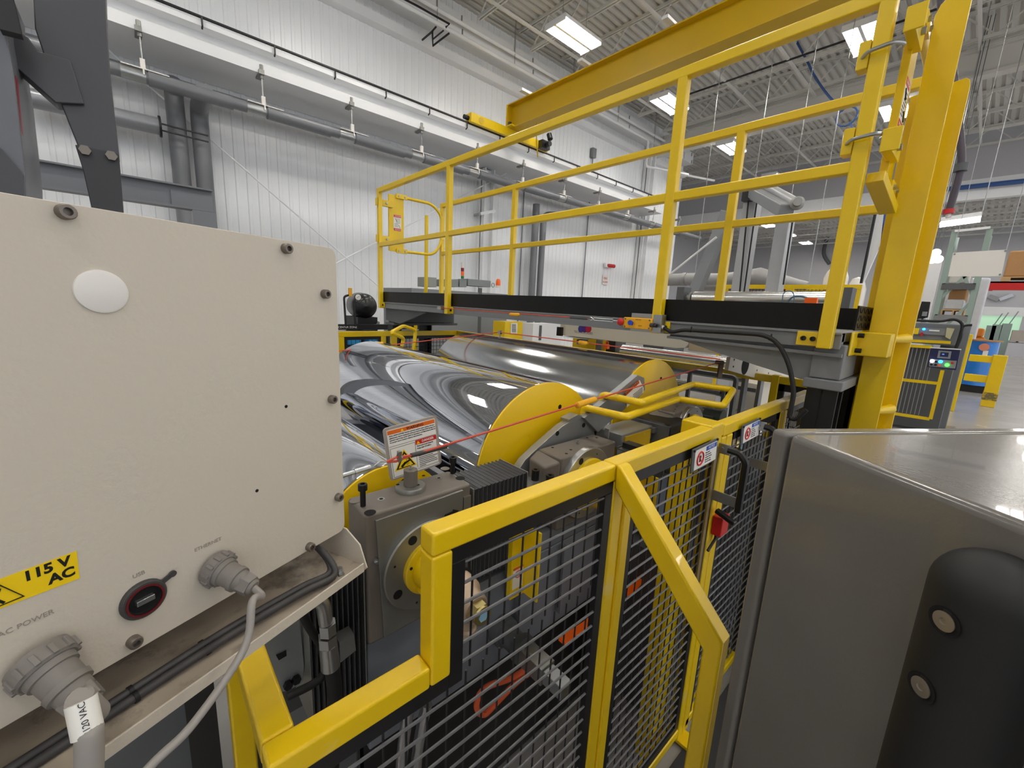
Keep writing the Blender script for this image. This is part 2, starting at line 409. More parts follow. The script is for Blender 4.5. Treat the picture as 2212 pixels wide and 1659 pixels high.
# grey ducts/pipes hung under the runway
t = thing('grey_pipe', 'long grey pipe hung in front of the white runway beam, with bright joint sleeves', 'pipe')
pz = lambda y: 4.74+0.0078*(y-3.4)
b = MB(); b.cyl((RX, -9, pz(-9)), (RX, 19.0, pz(19)), 0.085, n=20); b.build('pipe_run', PIPG, t)
hy = [0.42, 2.0, 3.55, 5.1, 6.65, 8.2, 9.9, 11.6, 13.3, 15.0, 17.0]
for y in hy:
    b = MB(); b.cyl((RX, y-0.28, pz(y)), (RX, y+0.02, pz(y)), 0.078, n=20); b.lathe((RX, y-0.26, pz(y)), Y_, [(0, 0.088), (0.28, 0.088)], n=20); b.build('joint_sleeve', ZNC, t)
    b = MB(); b.cyl((RX, y+0.05, pz(y)), (RX, y+1.12, pz(y)), 0.1, n=20); b.build('insulation', PIPG, t)
b = MB(); b.cyl((WX+0.5, -9, 4.98), (WX+0.5, 18.5, 5.02), 0.085, n=18)
tag(b.build('grey_pipe', PIPG), 'second grey pipe running behind the front pipe, close to the ribbed wall', 'pipe')
for i, y in enumerate(hy):
    t = thing('pipe_hanger', 'zinc rod hanger under the white runway beam, %s from the near left end' % ORD[i], 'pipe hanger', 'pipe hangers under the crane runway')
    b = MB(); b.cyl((RX, y, 5.36), (RX, y, pz(y)+0.22), 0.011, n=6); b.build('rod', ZNC, t)
    b = MB(); b.box(RX-0.22, RX+0.06, y-0.05, y+0.03, 5.30, 5.37); b.cyl((RX, y, 5.25), (RX, y, 5.46), 0.03, n=8); b.build('beam_clamp', STL, t)
    b = MB(); b.box(RX-0.02, RX+0.03, y-0.03, y+0.03, pz(y)+0.05, pz(y)+0.24); b.tube([(RX-0.1, y, pz(y)+0.0), (RX-0.09, y, pz(y)+0.07), (RX, y, pz(y)+0.11), (RX+0.09, y, pz(y)+0.07), (RX+0.1, y, pz(y)+0.0)], 0.012, n=6); b.box(RX-0.05, RX+0.07, y-0.25, y+0.3, pz(y)+0.085, pz(y)+0.1); b.build('saddle', WPL, t)
# vertical drop pipes
def drop(y, r, z0, z1, lab, x=-9.85, elbow=None, m=PIPB):
    b = MB()
    pts = [(x, y, z0), (x, y, z1)]
    if elbow: pts.append(elbow)
    b.tube(pts, r, n=14, fil=0.25); tag(b.build('drop_pipe', m), lab, 'drop pipe')
drop(0.83, 0.135, 0, 4.9, 'thick vertical grey pipe, left of the pair behind the dark hopper post', elbow=(WX+0.55, 0.83, 5.0), m=PIPG)
drop(1.16, 0.135, 0, 4.75, 'thick vertical grey pipe, right of the pair behind the dark hopper post', elbow=(RX, 1.16, 4.76), m=PIPG)
drop(9.6, 0.11, 0, 4.7, 'left vertical grey pipe of the pair seen through the railing', m=PIPG)
drop(9.95, 0.10, 0, 4.45, 'right vertical grey pipe with elbow of the pair seen through the railing', elbow=(-9.85, 10.9, 4.6), m=PIPG)
t = thing('capped_duct', 'short horizontal capped grey duct on two rails, left of the twin pipes', 'duct')
b = MB(); A = at(60, 210, X=-9.6); B = at(343, 273, X=-9.6); b.cyl(A, B, 0.13, n=20); b.build('duct_body', PIPB, t)
d = (B-A)/np.linalg.norm(B-A); b = MB(); b.cyl(B, B+d*0.03, 0.16, n=20); b.build('end_flange', BLK, t)
b = MB(); C2 = at(450, 300, X=-9.6)
for s in (-0.05, 0.05): b.beam(B+np.array([0, 0, s]), C2+np.array([0, 0, s]), 0.03, 0.02)
b.build('rail_pair', BLK, t)

# ---- overhead bridge crane (yellow)
t = thing('bridge_crane', 'yellow overhead bridge crane beam crossing high above the walkway, end truck on the wall', 'crane')
GY = 7.75
b = MB(); x0, x1 = RX-0.05, 10.5
b.box(x0, x1, GY-0.008, GY+0.008, 6.05, 6.62); b.box(x0, x1, GY-0.19, GY+0.19, 6.02, 6.045); b.box(x0, x1, GY-0.15, GY+0.15, 6.61, 6.635); b.box(x0, x0+0.015, GY-0.19, GY+0.19, 6.02, 6.62)
b.build('bridge_beam', YELC, t, smooth=False)
b = MB(); b.box(RX-0.12, RX+0.12, 6.35, 9.0, 5.83, 6.04); b.build('end_truck', YEL, t, bev=0.01)
b = MB(); b.box(RX-0.2, RX+0.3, GY-0.3, GY+0.45, 6.03, 6.06); b.build('joint_plate', YEL, t)
b = MB(); b.cyl((RX, 6.35, 5.93), (RX, 6.22, 5.93), 0.05, n=12); b.build('rubber_buffer', RUB, t)
b = MB(); b.lathe((RX+0.121, 6.65, 5.93), X_, [(0, 0.075), (0.01, 0.07), (0.012, 0.0)], n=16); b.build('wheel_cover', YELC, t)
b = MB(); b.cyl((RX+0.12, 8.75, 5.92), (RX+0.42, 8.75, 5.92), 0.07, n=14); b.box(RX+0.1, RX+0.28, 8.6, 8.9, 5.82, 6.02); b.cyl((RX+0.42, 8.75, 6.02), (RX+0.36, 8.75, 6.16), 0.07, n=14); b.build('drive_motor', BLK, t)
for y in (GY-0.2, GY+0.3):
    b = MB(); b.cyl((RX+0.12, y, 6.06), (RX+0.12, y, 6.16), 0.05, n=6); b.build('clamp_bolt', BLK, t)
b = MB(); b.tube([(RX+0.9, GY, 6.02), (RX+0.93, GY, 5.6), (RX+0.8, GY+0.2, 5.3)], 0.015, n=6); b.build('drop_cable', YELC, t)
for x in (-8.3, -6.5, -4.6):
    b = MB(); b.box(x-0.06, x+0.06, GY-0.4, GY+0.1, 6.64, 6.69); b.build('cable_clip', WHT, t, smooth=False)
    
# sprinkler pipes near the ceiling edge, running along Y
sxa = (at(900, 25, Z=7.9)[0]+at(1175, 178, Z=7.9)[0])/2; sxb = (at(1010, 55, Z=8.2)[0]+at(1190, 165, Z=8.2)[0])/2
for (x, z, e, lab) in ((sxa, 7.9, 15.0, 'white sprinkler pipe under the roof edge, the lower and left one of the two'), (sxb, 8.2, 17.4, 'white sprinkler pipe under the roof edge, the upper and right one of the two')):
    t = thing('sprinkler_pipe', lab, 'sprinkler pipe')
    b = MB(); b.tube([(x, -9, z), (x, e, z), (x, e, z-0.9), (x+0.9, e+1.6, z-1.0)], 0.045, n=10, fil=0.1); b.build('pipe_run', WHT, t)
    for i in range(8):
        y = 1.0+i*2.4
        b = MB(); b.cyl((x, y, z+0.04), (x, y, DZ), 0.009, n=5); b.build('hanger_rod', ZNC, t)
        b = MB(); b.cyl((x, y+0.7, z+0.03), (x, y+0.7, z+0.16), 0.02, n=6); b.build('sprinkler_head', ZNC, t)
cx_ = lambda x, y: at(x, y, X=-9.5)
b = MB(); b.tube([cx_(800, -40), cx_(900, 12), cx_(971, 52), cx_(963, 59)], 0.022, n=6); b.tube([cx_(942, 58), cx_(934, 67), cx_(935, 99), cx_(970, 72)], 0.022, n=6); b.tube([cx_(935, 85), cx_(958, 66)], 0.018, n=6); b.beam(cx_(935, 67), cx_(935, 67)*np.array([0, 1, 1])+np.array([WX, 0, 0]), 0.03, 0.03)
tag(b.build('conduit', BLK), 'thin black conduit with bent bracket near the roof edge above the wall', 'conduit')
b = MB(); b.cyl((WX+0.08, 9.3, 0.4), (WX+0.08, 9.3, 7.5), 0.02, n=6); tag(b.build('conduit', PIPG), 'thin grey vertical conduit on the ribbed wall right of the crane truck', 'conduit')
b = MB(); b.cyl((WX+0.08, 12.5, 1.2), (WX+0.08, 12.5, 6.9), 0.02, n=6); b.box(WX+0.03, WX+0.15, 12.4, 12.6, 6.8, 7.1); tag(b.build('conduit', PIPG), 'thin grey conduit with junction box on the ribbed wall, ending above a red horn', 'conduit')
P = at(1310, 573, X=WX+0.1); b = MB(); b.box(P[0]-0.05, P[0]+0.05, P[1]-0.1, P[1]+0.05, P[2]-0.08, P[2]+0.08); b.build
b.cur = 1; b.cyl(P, P+np.array([0.05, 0.45, 0]), 0.07, n=10)
tag(b.build('alarm_horn', [WHT, RED]), 'small red alarm horn on the ribbed wall', 'alarm horn')
t = thing('wall_notice', 'small white wall notice with red writing below the alarm horn', 'notice')
A = at(1307, 606, X=WX+0.03)
b = MB(); b.box(A[0]-0.005, A[0]+0.01, A[1]-0.17, A[1]+0.17, A[2]-0.16, A[2]+0.2); b.build('sign_plate', WPL, t)
text('FIRE', (A[0]+0.014, A[1], A[2]+0.08), Y_, Z_, 0.13, RLAB, t); text('ALARM', (A[0]+0.014, A[1], A[2]-0.06), Y_, Z_, 0.1, RLAB, t)
b = MB(); A = at(1036, 462, X=-9.6); B = at(1068, 456, X=-9.6); b.beam(A, B, 0.1, 0.07); b.beam((A+B)/2, ((A+B)/2)*np.array([0,1,1])+np.array([WX,0,0]), 0.05, 0.05); tag(b.build('strut_bracket', ZNC), 'short zinc strut bracket stub on the ribbed wall between the railing posts', 'bracket')

b = MB(); b.tube([at(x, y, Y=14.2) for x, y in ((1688, 25), (1705, 62), (1722, 92), (1745, 135), (1757, 160), (1780, 195), (1803, 222), (1820, 240))], 0.03, n=6, sub=4)
c = at(1829, 252, Y=14.2); b.tube([c+0.22*np.array([math.cos(a), 0, math.sin(a)]) for a in np.linspace(0, 2*math.pi, 17)[:-1]], 0.02, n=5, closed=True); b.cyl(at(1835, 265, Y=14.2), at(1848, 285, Y=14.2), 0.02, n=5)
tag(b.build('blue_air_hose', mat('blue_hose', (52, 84, 140), 0.4)), 'thin blue air hose with small coil hanging under the roof behind the upper railing', 'hose')
b = MB(); A = at(1490, 205, Z=8.27); B = at(1835, 82, Z=8.27); b.cyl((A[0], (A[1]+B[1])/2, 8.27), (B[0]+2, (A[1]+B[1])/2, 8.27), 0.025, n=6)
tag(b.build('conduit', BLK), 'thin black conduit running across under the roof joists, above the long back railing', 'conduit')

# ================================================================ ACCESS PLATFORM
PY, PB = 1.9, 2.62
t = thing('access_platform', 'grey steel walkway bridge spanning the chrome rolls, black toe boards along its edges', 'platform')
b = MB(); b.box(-4.2, -0.33, PY+0.012, PB+0.04, 1.565, 1.60)
for y0, y1 in ((PY+0.006, PY+0.05), (PB, PB+0.05)): b.box(-4.2, -0.33, y0, y1, 1.545, 1.60)
b.box(-4.2, -0.33, PY-0.012, PY+0.05, 1.592, 1.60); b.box(-4.2, -0.33, PY-0.004, PY+0.01, 1.54, 1.60)
b.build('deck_frame', GRY, t, bev=0.002)
b = MB(); b.box(-4.15, -0.37, PY+0.002, PY+0.008, 1.602, 1.703); b.build('toe_board', BLKS, t, smooth=False)
b = MB(); b.box(-4.15, -0.33, PB+0.01, PB+0.016, 1.602, 1.703); b.build('toe_board', BLKS, t, smooth=False)
# chequer plate end board
b = MB(); b.box(-0.312, -0.306, 1.96, 2.44, 1.61, 1.70)
k = 0
for i in range(12):
    for j in range(3):
        y = 1.985+i*0.04; z = 1.628+j*0.028
        s = 1 if (i+j) % 2 else -1
        b.beam((-0.3055, y-0.011, z-0.008*s), (-0.3055, y+0.011, z+0.008*s), 0.004, 0.003, up=X_)
b.build('end_board', BLKS, t, label='black chequer-plate end board')
# under-deck shaped gussets (haunches) and beams at both legs
def leg_frame(x0, x1, sgn, tip, lab):
    g = MB(); pts = [(x1, PY+0.03, 1.545), (x1 if sgn > 0 else x1, PY+0.03, 1.42), (x1-sgn*0.12, PY+0.03, 1.41), (x1-sgn*0.26, PY+0.03, 1.437), (x1-sgn*0.46, PY+0.03, 1.478), (tip, PY+0.03, 1.53), (tip, PY+0.03, 1.545)]
    g.prism(pts, (0, 0.02, 0)); g.beam((x1, PY+0.015, 1.517), (tip, PY+0.015, 1.526), 0.03, 0.012)
    g.build('haunch_plate', GRY, t)
leg_frame(-0.41, -0.32, 1, -1.0, 0)
x = -4.12
g = MB(); g.prism([(x, PY+0.03, 1.545), (x, PY+0.03, 1.42), (x+0.3, PY+0.03, 1.40), (x+0.8, PY+0.03, 1.53), (x+0.8, PY+0.03, 1.545)], (0, 0.02, 0)); g.build('haunch_plate', GRYD, t)
b = MB(); b.box(-0.412, -0.315, PY+0.02, 2.40, 1.425, 1.555); b.build('leg_head', GRY, t, bev=0.004)
b = MB(); b.box(-0.425, -0.30, PY+0.005, 2.42, 1.385, 1.423); b.build('leg_cap', GRY, t, bev=0.005)
b = MB(); b.box(-4.10, -3.98, PY+0.05, 2.68, 1.40, 1.55); b.box(-4.14, -3.94, PY+0.03, 2.70, 1.375, 1.40); b.build('leg_head', GRYD, t, bev=0.004)
for (x0, x1) in ((-0.415, -0.315), (-4.1, -3.99)):
    for y in (PY+0.04, 2.30):
        b = MB(); b.box(x0, x1, y, y+0.012, 0, 1.385); b.box(x0, x1, y+0.088, y+0.10, 0, 1.385); b.box((x0+x1)/2-0.005, (x0+x1)/2+0.005, y, y+0.1, 0, 1.385); b.box(x0-0.03, x1+0.03, y-0.03, y+0.13, 0, 0.015)
        b.build('leg', BLK, t, bev=0.002)
# railings
def railing(name, y, posts, lab, xr0, xr1, foot):
    t = thing(name, lab, 'railing')
    for x in posts:
        b = MB(); b.box(x-0.0225, x+0.0225, y-0.02, y+0.02, foot, 2.665); b.build('post', YEL, t, bev=0.005)
    b = MB(); b.box(xr0, xr1, y-0.021, y+0.021, 2.64, 2.684); b.build('top_rail', YEL, t, bev=0.006)
    b = MB(); b.box(xr0, xr1, y-0.018, y+0.018, 2.138, 2.178); b.build('mid_rail', YEL, t, bev=0.006)
    return t
tn = railing('front_railing', PY-0.024, (-4.12, -2.882, -1.045, -0.372), 'long yellow tube railing along the near edge of the walkway', -4.142, -0.35, 1.54)
for x, n, s in ((-4.12, 1, 1), (-2.882, 1, 1), (-1.045, 1, 1), (-0.372, 2, -1)):
    b = MB(); xa = x+s*0.022; xb = x+s*(0.022+0.033*n+0.005); b.box(min(xa, xb), max(xa, xb), PY-0.016, PY-0.006, 1.545, 1.598); b.build('foot_bracket', YEL, tn, bev=0.002)
    for i in range(n):
        b = MB(); bolt(b, (x+s*(0.04+0.03*i), PY-0.016, 1.572), (0, -1, 0), 0.009, 0.01, 0.004); b.build('bracket_bolt', BOLT, tn)
railing('back_railing', PB, (-4.16, -2.965, -1.075), 'yellow tube railing along the far edge of the walkway, behind the front one', -4.18, -0.34, 1.6)
# spring gates
def gate(lab, dx=0.0):
    t = thing('safety_gate', lab, 'gate')
    X = -4.15+dx
    b = MB(); b.box(X-0.003, X+0.003, 1.985, 2.15, 2.115, 2.662); b.beam((X-0.012, 1.985, 2.39), (X+0.012, 1.985, 2.39), 0.004, 0.54); b.build('gate_panel', YEL, t, bev=0.002)
    b = MB(); b.tube([(X, 2.07, 2.655), (X, 2.48, 2.655), (X, 2.60, 2.56), (X, 2.60, 2.25), (X, 2.50, 2.13), (X, 2.07, 2.125)], 0.015, n=10, fil=0.09); b.build('gate_arm', YEL, t)
    for z in (2.655, 2.125):
        b = MB(); b.box(X+0.003, X+0.022, 2.06, 2.18, z-0.022, z+0.022); b.build('clamp_plate', YEL, t, bev=0.002)
        for y in (2.085, 2.155):
            c = MB(); c.cyl((X+0.022, y, z), (X+0.03, y, z), 0.009, n=6); c.build('clamp_bolt', ZNC, t)
    for z in (2.56, 2.22):
        b = MB(); b.box(X+0.0, X+0.03, 1.85, 2.02, z-0.03, z+0.03); b.box(X, X+0.05, 1.845, 1.852, z-0.035, z+0.035); b.build('hinge_plate', YEL, t, bev=0.003)
        for y in (1.885, 1.95):
            c = MB(); c.cyl((X+0.03, y, z), (X+0.042, y, z), 0.011, n=6); c.build('hinge_bolt', ZNC, t)
    b = MB(); b.box(X-0.01, X+0.02, 2.59, 2.63, 2.30, 2.42); b.build('latch_plate', YEL, t)
    # danger sticker
    b = MB(); b.box(X+0.003, X+0.004, 2.035, 2.12, 2.32, 2.475); s = b.build('warning_sticker', PAPER, t)
    for z, fl_ in ((2.462, 0), (2.333, 1)):
        b = MB(); b.box(X+0.004, X+0.0045, 2.037, 2.118, z-0.012, z+0.012); b.build('red_band', RLAB, s)
        text('DANGER', (X+0.005, 2.082, z), (0, 1, 0) if not fl_ else (0, -1, 0), Z_ if not fl_ else (0, 0, -1), 0.017, PAPER, s)
    b = MB(); b.beam((X+0.0045, 2.05, 2.44), (X+0.0045, 2.075, 2.41), 0.002, 0.006, up=X_); b.beam((X+0.0045, 2.09, 2.38), (X+0.0045, 2.11, 2.35), 0.002, 0.006, up=X_)
    for i in range(7): b.box(X+0.004, X+0.0045, 2.06 if i < 4 else 2.045, 2.11 if i < 4 else 2.085, 2.435-0.0125*i, 2.438-0.0125*i)
    b.build('sticker_print', INK, s)
    return t
gate('yellow swing gate with danger sticker closing the far left end of the walkway')
g2 = gate('yellow swing gate at the near right end of the walkway, seen almost edge-on', 3.83)
for z in (2.50, 2.24):
    b = MB(); b.tube([(-0.43, PY-0.01, z-0.01), (-0.40, PY-0.06, z), (-0.335, PY-0.062, z+0.004), (-0.31, PY-0.03, z+0.004), (-0.33, PY+0.0, z+0.004)], 0.006, n=8, fil=0.02)
    b.build('hinge_u_bolt', ZNC, g2)
    b = MB(); b.box(-0.428, -0.396, PY-0.04, PY+0.005, z-0.04, z+0.045); b.build('u_bolt_channel', YEL, g2, bev=0.004)
b = MB(); b.beam((-0.325, 1.90, 2.125), (-0.305, 2.12, 2.055), 0.05, 0.035); b.build('stop_channel', YEL, g2, bev=0.003)
b = MB(); b.tube([(-4.5, 2.62, 2.6), (-4.5, 2.62, 1.72), (-4.62, 2.62, 1.60), (-4.75, 2.62, 1.5), (-4.75, 2.62, 0.0)], 0.022, n=8, fil=0.1)
tag(b.build('ladder_handrail', YEL), 'yellow bent ladder handrail beyond the far left gate', 'handrail')

# ---- yellow gantry column at the right
t = thing('gantry_column', 'tall wide yellow steel column standing at the right end of the walkway', 'column')
b = MB(); b.prism([(-0.293, 2.15, 0), (-0.293, 2.15, 2.69), (-0.283, 2.15, 2.72), (-0.268, 2.15, 2.735), (-0.208, 2.15, 2.735), (-0.208, 2.15, 0)], (0, 0.012, 0)); b.build('front_flange', YEL, t, bev=0.002)
b = MB(); b.prism([(-0.335, 2.30, 0), (-0.335, 2.30, 2.5), (-0.19, 2.30, 2.52), (-0.18, 2.30, 2.51), (-0.176, 2.30, 2.49), (-0.176, 2.30, 0)], (0, 0.012, 0)); b.build('rear_flange', YEL, t, bev=0.002)
b = MB(); b.box(-0.256, -0.244, 2.16, 2.30, 0, 2.5); b.build('web', YELD, t)
b = MB(); b.box(-0.40, -0.10, 2.08, 2.42, 0, 0.02); b.build('base_plate', YEL, t)
for z in (1.58, 1.29):
    b = MB(); b.cyl((-0.245, 2.16, z), (-0.19, 2.29, z+0.005), 0.012, n=12, r2=0.02); b.build('stiffener_tube', YELD, t)
b = MB(); b.box(-0.31, -0.212, 2.05, 2.15, 1.515, 1.605); b.box(-0.315, -0.305, 1.96, 2.15, 1.515, 1.605); b.build('platform_bracket', YEL, t, bev=0.005)
for z in (1.592, 1.535):
    b = MB(); b.cyl((-0.306, 2.03, z), (-0.286, 2.03, z), 0.009, n=10); b.build('bracket_bolt', BOLT, t)

# ---- emergency pull-cord switch on the walkway edge with its cord and cable
SY = PY-0.045
def sp(x, y, Y=SY): return at(x, y, Y=Y)
t = thing('rope_pull_switch', 'yellow pull-cord safety switch with red mushroom head and blue knob on the walkway edge', 'switch')
A = sp(1352, 684); B = sp(1411, 711); xm0, xm1 = A[0], B[0]; z1, z0 = A[2]-0.002, sp(1385, 711)[2]
b = MB(); b.box(xm0, xm1, SY-0.02, SY+0.02, z0, z1); b.build('switch_body', SWY, t, bev=0.005)
b = MB(); b.box(xm0+0.02, xm1+0.045, SY+0.02, SY+0.03, z0-0.012, z1+0.022); b.box(xm1+0.0, xm1+0.045, SY-0.01, SY-0.006, z0-0.01, z1+0.02); b.build('mounting_plate', ZNC, t)
for x in (xm0+0.012, xm1-0.012):
    for z in (z0+0.008, z1-0.008):
        c = MB(); bolt(c, (x, SY-0.02, z), (0,-1,0), 0.004, 0.003, 0.0015); c.build('body_screw', BOLG, t)
c = MB(); c.lathe((xm0-0.012, SY-0.022, (z0+z1)/2+0.002), (0,-1,0), [(-0.012, 0.008), (0, 0.008), (0.001, 0.019), (0.008, 0.018), (0.014, 0.012), (0.016, 0)], n=20, cap=False); c.build('stop_button', RED, t)
c = MB(); P = sp(1367, 697); c.lathe((P[0], SY-0.02, P[2]), (0,-1,0), [(0, 0.012), (0.008, 0.012), (0.009, 0)], n=16); c.beam((P[0]-0.004, SY-0.032, P[2]), (P[0]+0.02, SY-0.032, P[2]-0.004), 0.008, 0.016, up=Z_); c.build('reset_knob', BLU, t)
c = MB(); zc = (z0+z1)/2-0.003; c.cyl((xm1-0.004, SY-0.02, zc), (xm1+0.018, SY-0.024, zc), 0.011, n=6); c.cyl((xm1+0.018, SY-0.024, zc), (xm1+0.03, SY-0.026, zc-0.002), 0.008, n=12); c.build('cable_gland', BLK, t)
text('RESET RUN', ((xm0+xm1)/2+0.006, SY-0.0206, z1-0.009), X_, Z_, 0.006, INK, t); text('STOP', ((xm0+xm1)/2+0.018, SY-0.0206, z0+0.016), X_, Z_, 0.008, INK, t)
c = MB(); c.cyl((xm0-0.002, SY, zc+0.006), (xm0-0.045, SY, zc+0.007), 0.008, n=12, r2=0.006); c.build('cord_boot', RUB, t)
# cord with turnbuckle from the switch to the far bracket
t = thing('emergency_rope', 'red coated pull cord running along the face of the walkway to the yellow switch', 'cord')
E0 = sp(950, 665); E1 = np.array([xm0-0.045, SY, zc+0.007])
b = MB(); T0 = sp(1270, 688); b.cyl(E0, T0, 0.0035, n=6); b.build('cord', ROPE, t)
b = MB(); b.cyl(sp(1232, 686), sp(1268, 688.5), 0.006, n=8); b.build('shrink_sleeve', CBLD, t)
b = MB(); b.lathe(sp(1101, 679), sp(1127, 680)-sp(1101, 679), [(0, 0.006), (0.01, 0.011), (0.09, 0.011), (0.1, 0.006)], n=12); b.build('grip_handle', SWY, t)
b = MB(); G = (E1-T0)/np.linalg.norm(E1-T0); L = np.linalg.norm(E1-T0)
for s in (-0.006, 0.006): b.cyl(T0+G*0.04+np.array([0, 0, s]), T0+G*(L-0.03)+np.array([0, 0, s]), 0.0025, n=6)
b.tube([T0, T0+G*0.02+np.array([0,0,.008]), T0+G*0.04, T0+G*0.02-np.array([0,0,.008])], 0.003, n=6, closed=True); b.cyl(E1-G*0.03, E1, 0.004, n=6); b.build('turnbuckle', ZNC, t)
b = MB(); b.box(E0[0]-0.03, E0[0]+0.02, SY-0.005, SY+0.04, E0[2]-0.012, E0[2]+0.012); b.build('anchor_eye', ZNC, t)
# black cable from the switch down behind the fence
pts = [(1416, 702), (1437, 710), (1452, 717), (1480, 713), (1530, 716), (1600, 720), (1650, 725), (1680, 743), (1700, 778), (1710, 815), (1714, 850), (1709, 880), (1706, 900), (1720, 905), (1742, 885)]
b = MB(); b.tube([at(x, y, Y=PY-0.03 if x < 1650 else PY-0.03-0.002*i) for i, (x, y) in enumerate(pts)], 0.0085, n=10, sub=4)
t = thing('switch_cable', 'black rubber cable looping from the yellow switch down the walkway beam', 'cable'); b.build('cable', RUB, t)
b = MB(); A = at(1421, 704, Y=PY-0.032); B = at(1434, 708, Y=PY-0.031); b.cyl(A, B, 0.0095, n=12); b.build('wire_marker', PAPER, t)
for (x, y) in ((1492, 713), (1664, 730)):
    b = MB(); P = at(x, y, Y=PY-0.03); b.lathe(P-np.array([0.004, 0, 0]), X_, [(0, 0.0105), (0.008, 0.0105)], n=12); b.beam(P, P+np.array([0.003, -0.0, 0.016]), 0.004, 0.004); b.build('cable_tie', BLK, t)

# ================================================================ ROLLS
def roll(cy, cz, r, lab, surf, disc_y):
    t = thing('chrome_roll', lab, 'roll')
    b = MB(); b.lathe((-2.5, cy, cz), X_, [(0, r*0.5), (0, r-0.006), (0.006, r), (1.494, r), (1.5, r-0.001)], n=160, cap=True); b.build('roll_shell', surf, t)
    b = MB(); b.lathe((-0.999, cy, cz), X_, [(0, r-0.002), (0.007, r-0.002), (0.008, r-0.004), (0.008, 0.05)], n=120, cap=False); b.build('end_plate', disc_y, t, label='yellow painted end plate')
    b = MB()
    for a in (70, 200, 320):
        c = (-0.9905, cy+r*0.72*math.cos(math.radians(a)), cz+r*0.72*math.sin(math.radians(a)))
        b.lathe(c, X_, [(0, 0.009), (0.0006, 0.009), (0.0006, 0.0)], n=14, cap=False)
    b.build('plate_hole', HOLE, t)
    b = MB(); b.cyl((-2.9, cy, cz), (-2.5, cy, cz), 0.06, n=24); b.cyl((-0.99, cy, cz), (-0.80, cy, cz), 0.055, n=24); b.build('journal', STL, t)
    return t
R0 = (0.466, 1.028); R1 = (1.069, 1.074); R2 = (1.797, 1.118)
YDISC = mat('yellow_disc_paint', (234, 192, 5), 0.36, noise=0.07, nscale=4, dirt=(196, 150, 20), dscale=5, dthr=0.62)
roll(R1[0], R1[1], 0.305, 'large mirror chrome roll with yellow end plate, in front of the duller one', CHR, YDISC)
roll(R2[0], R2[1], 0.305, 'large satin chrome roll with yellow end plate, farther back beneath the walkway', CHR2, YDISC)
roll(R0[0], R0[1], 0.18, 'smaller chrome roll low at the left, partly hidden by the warning sign', CHR, YDISC)

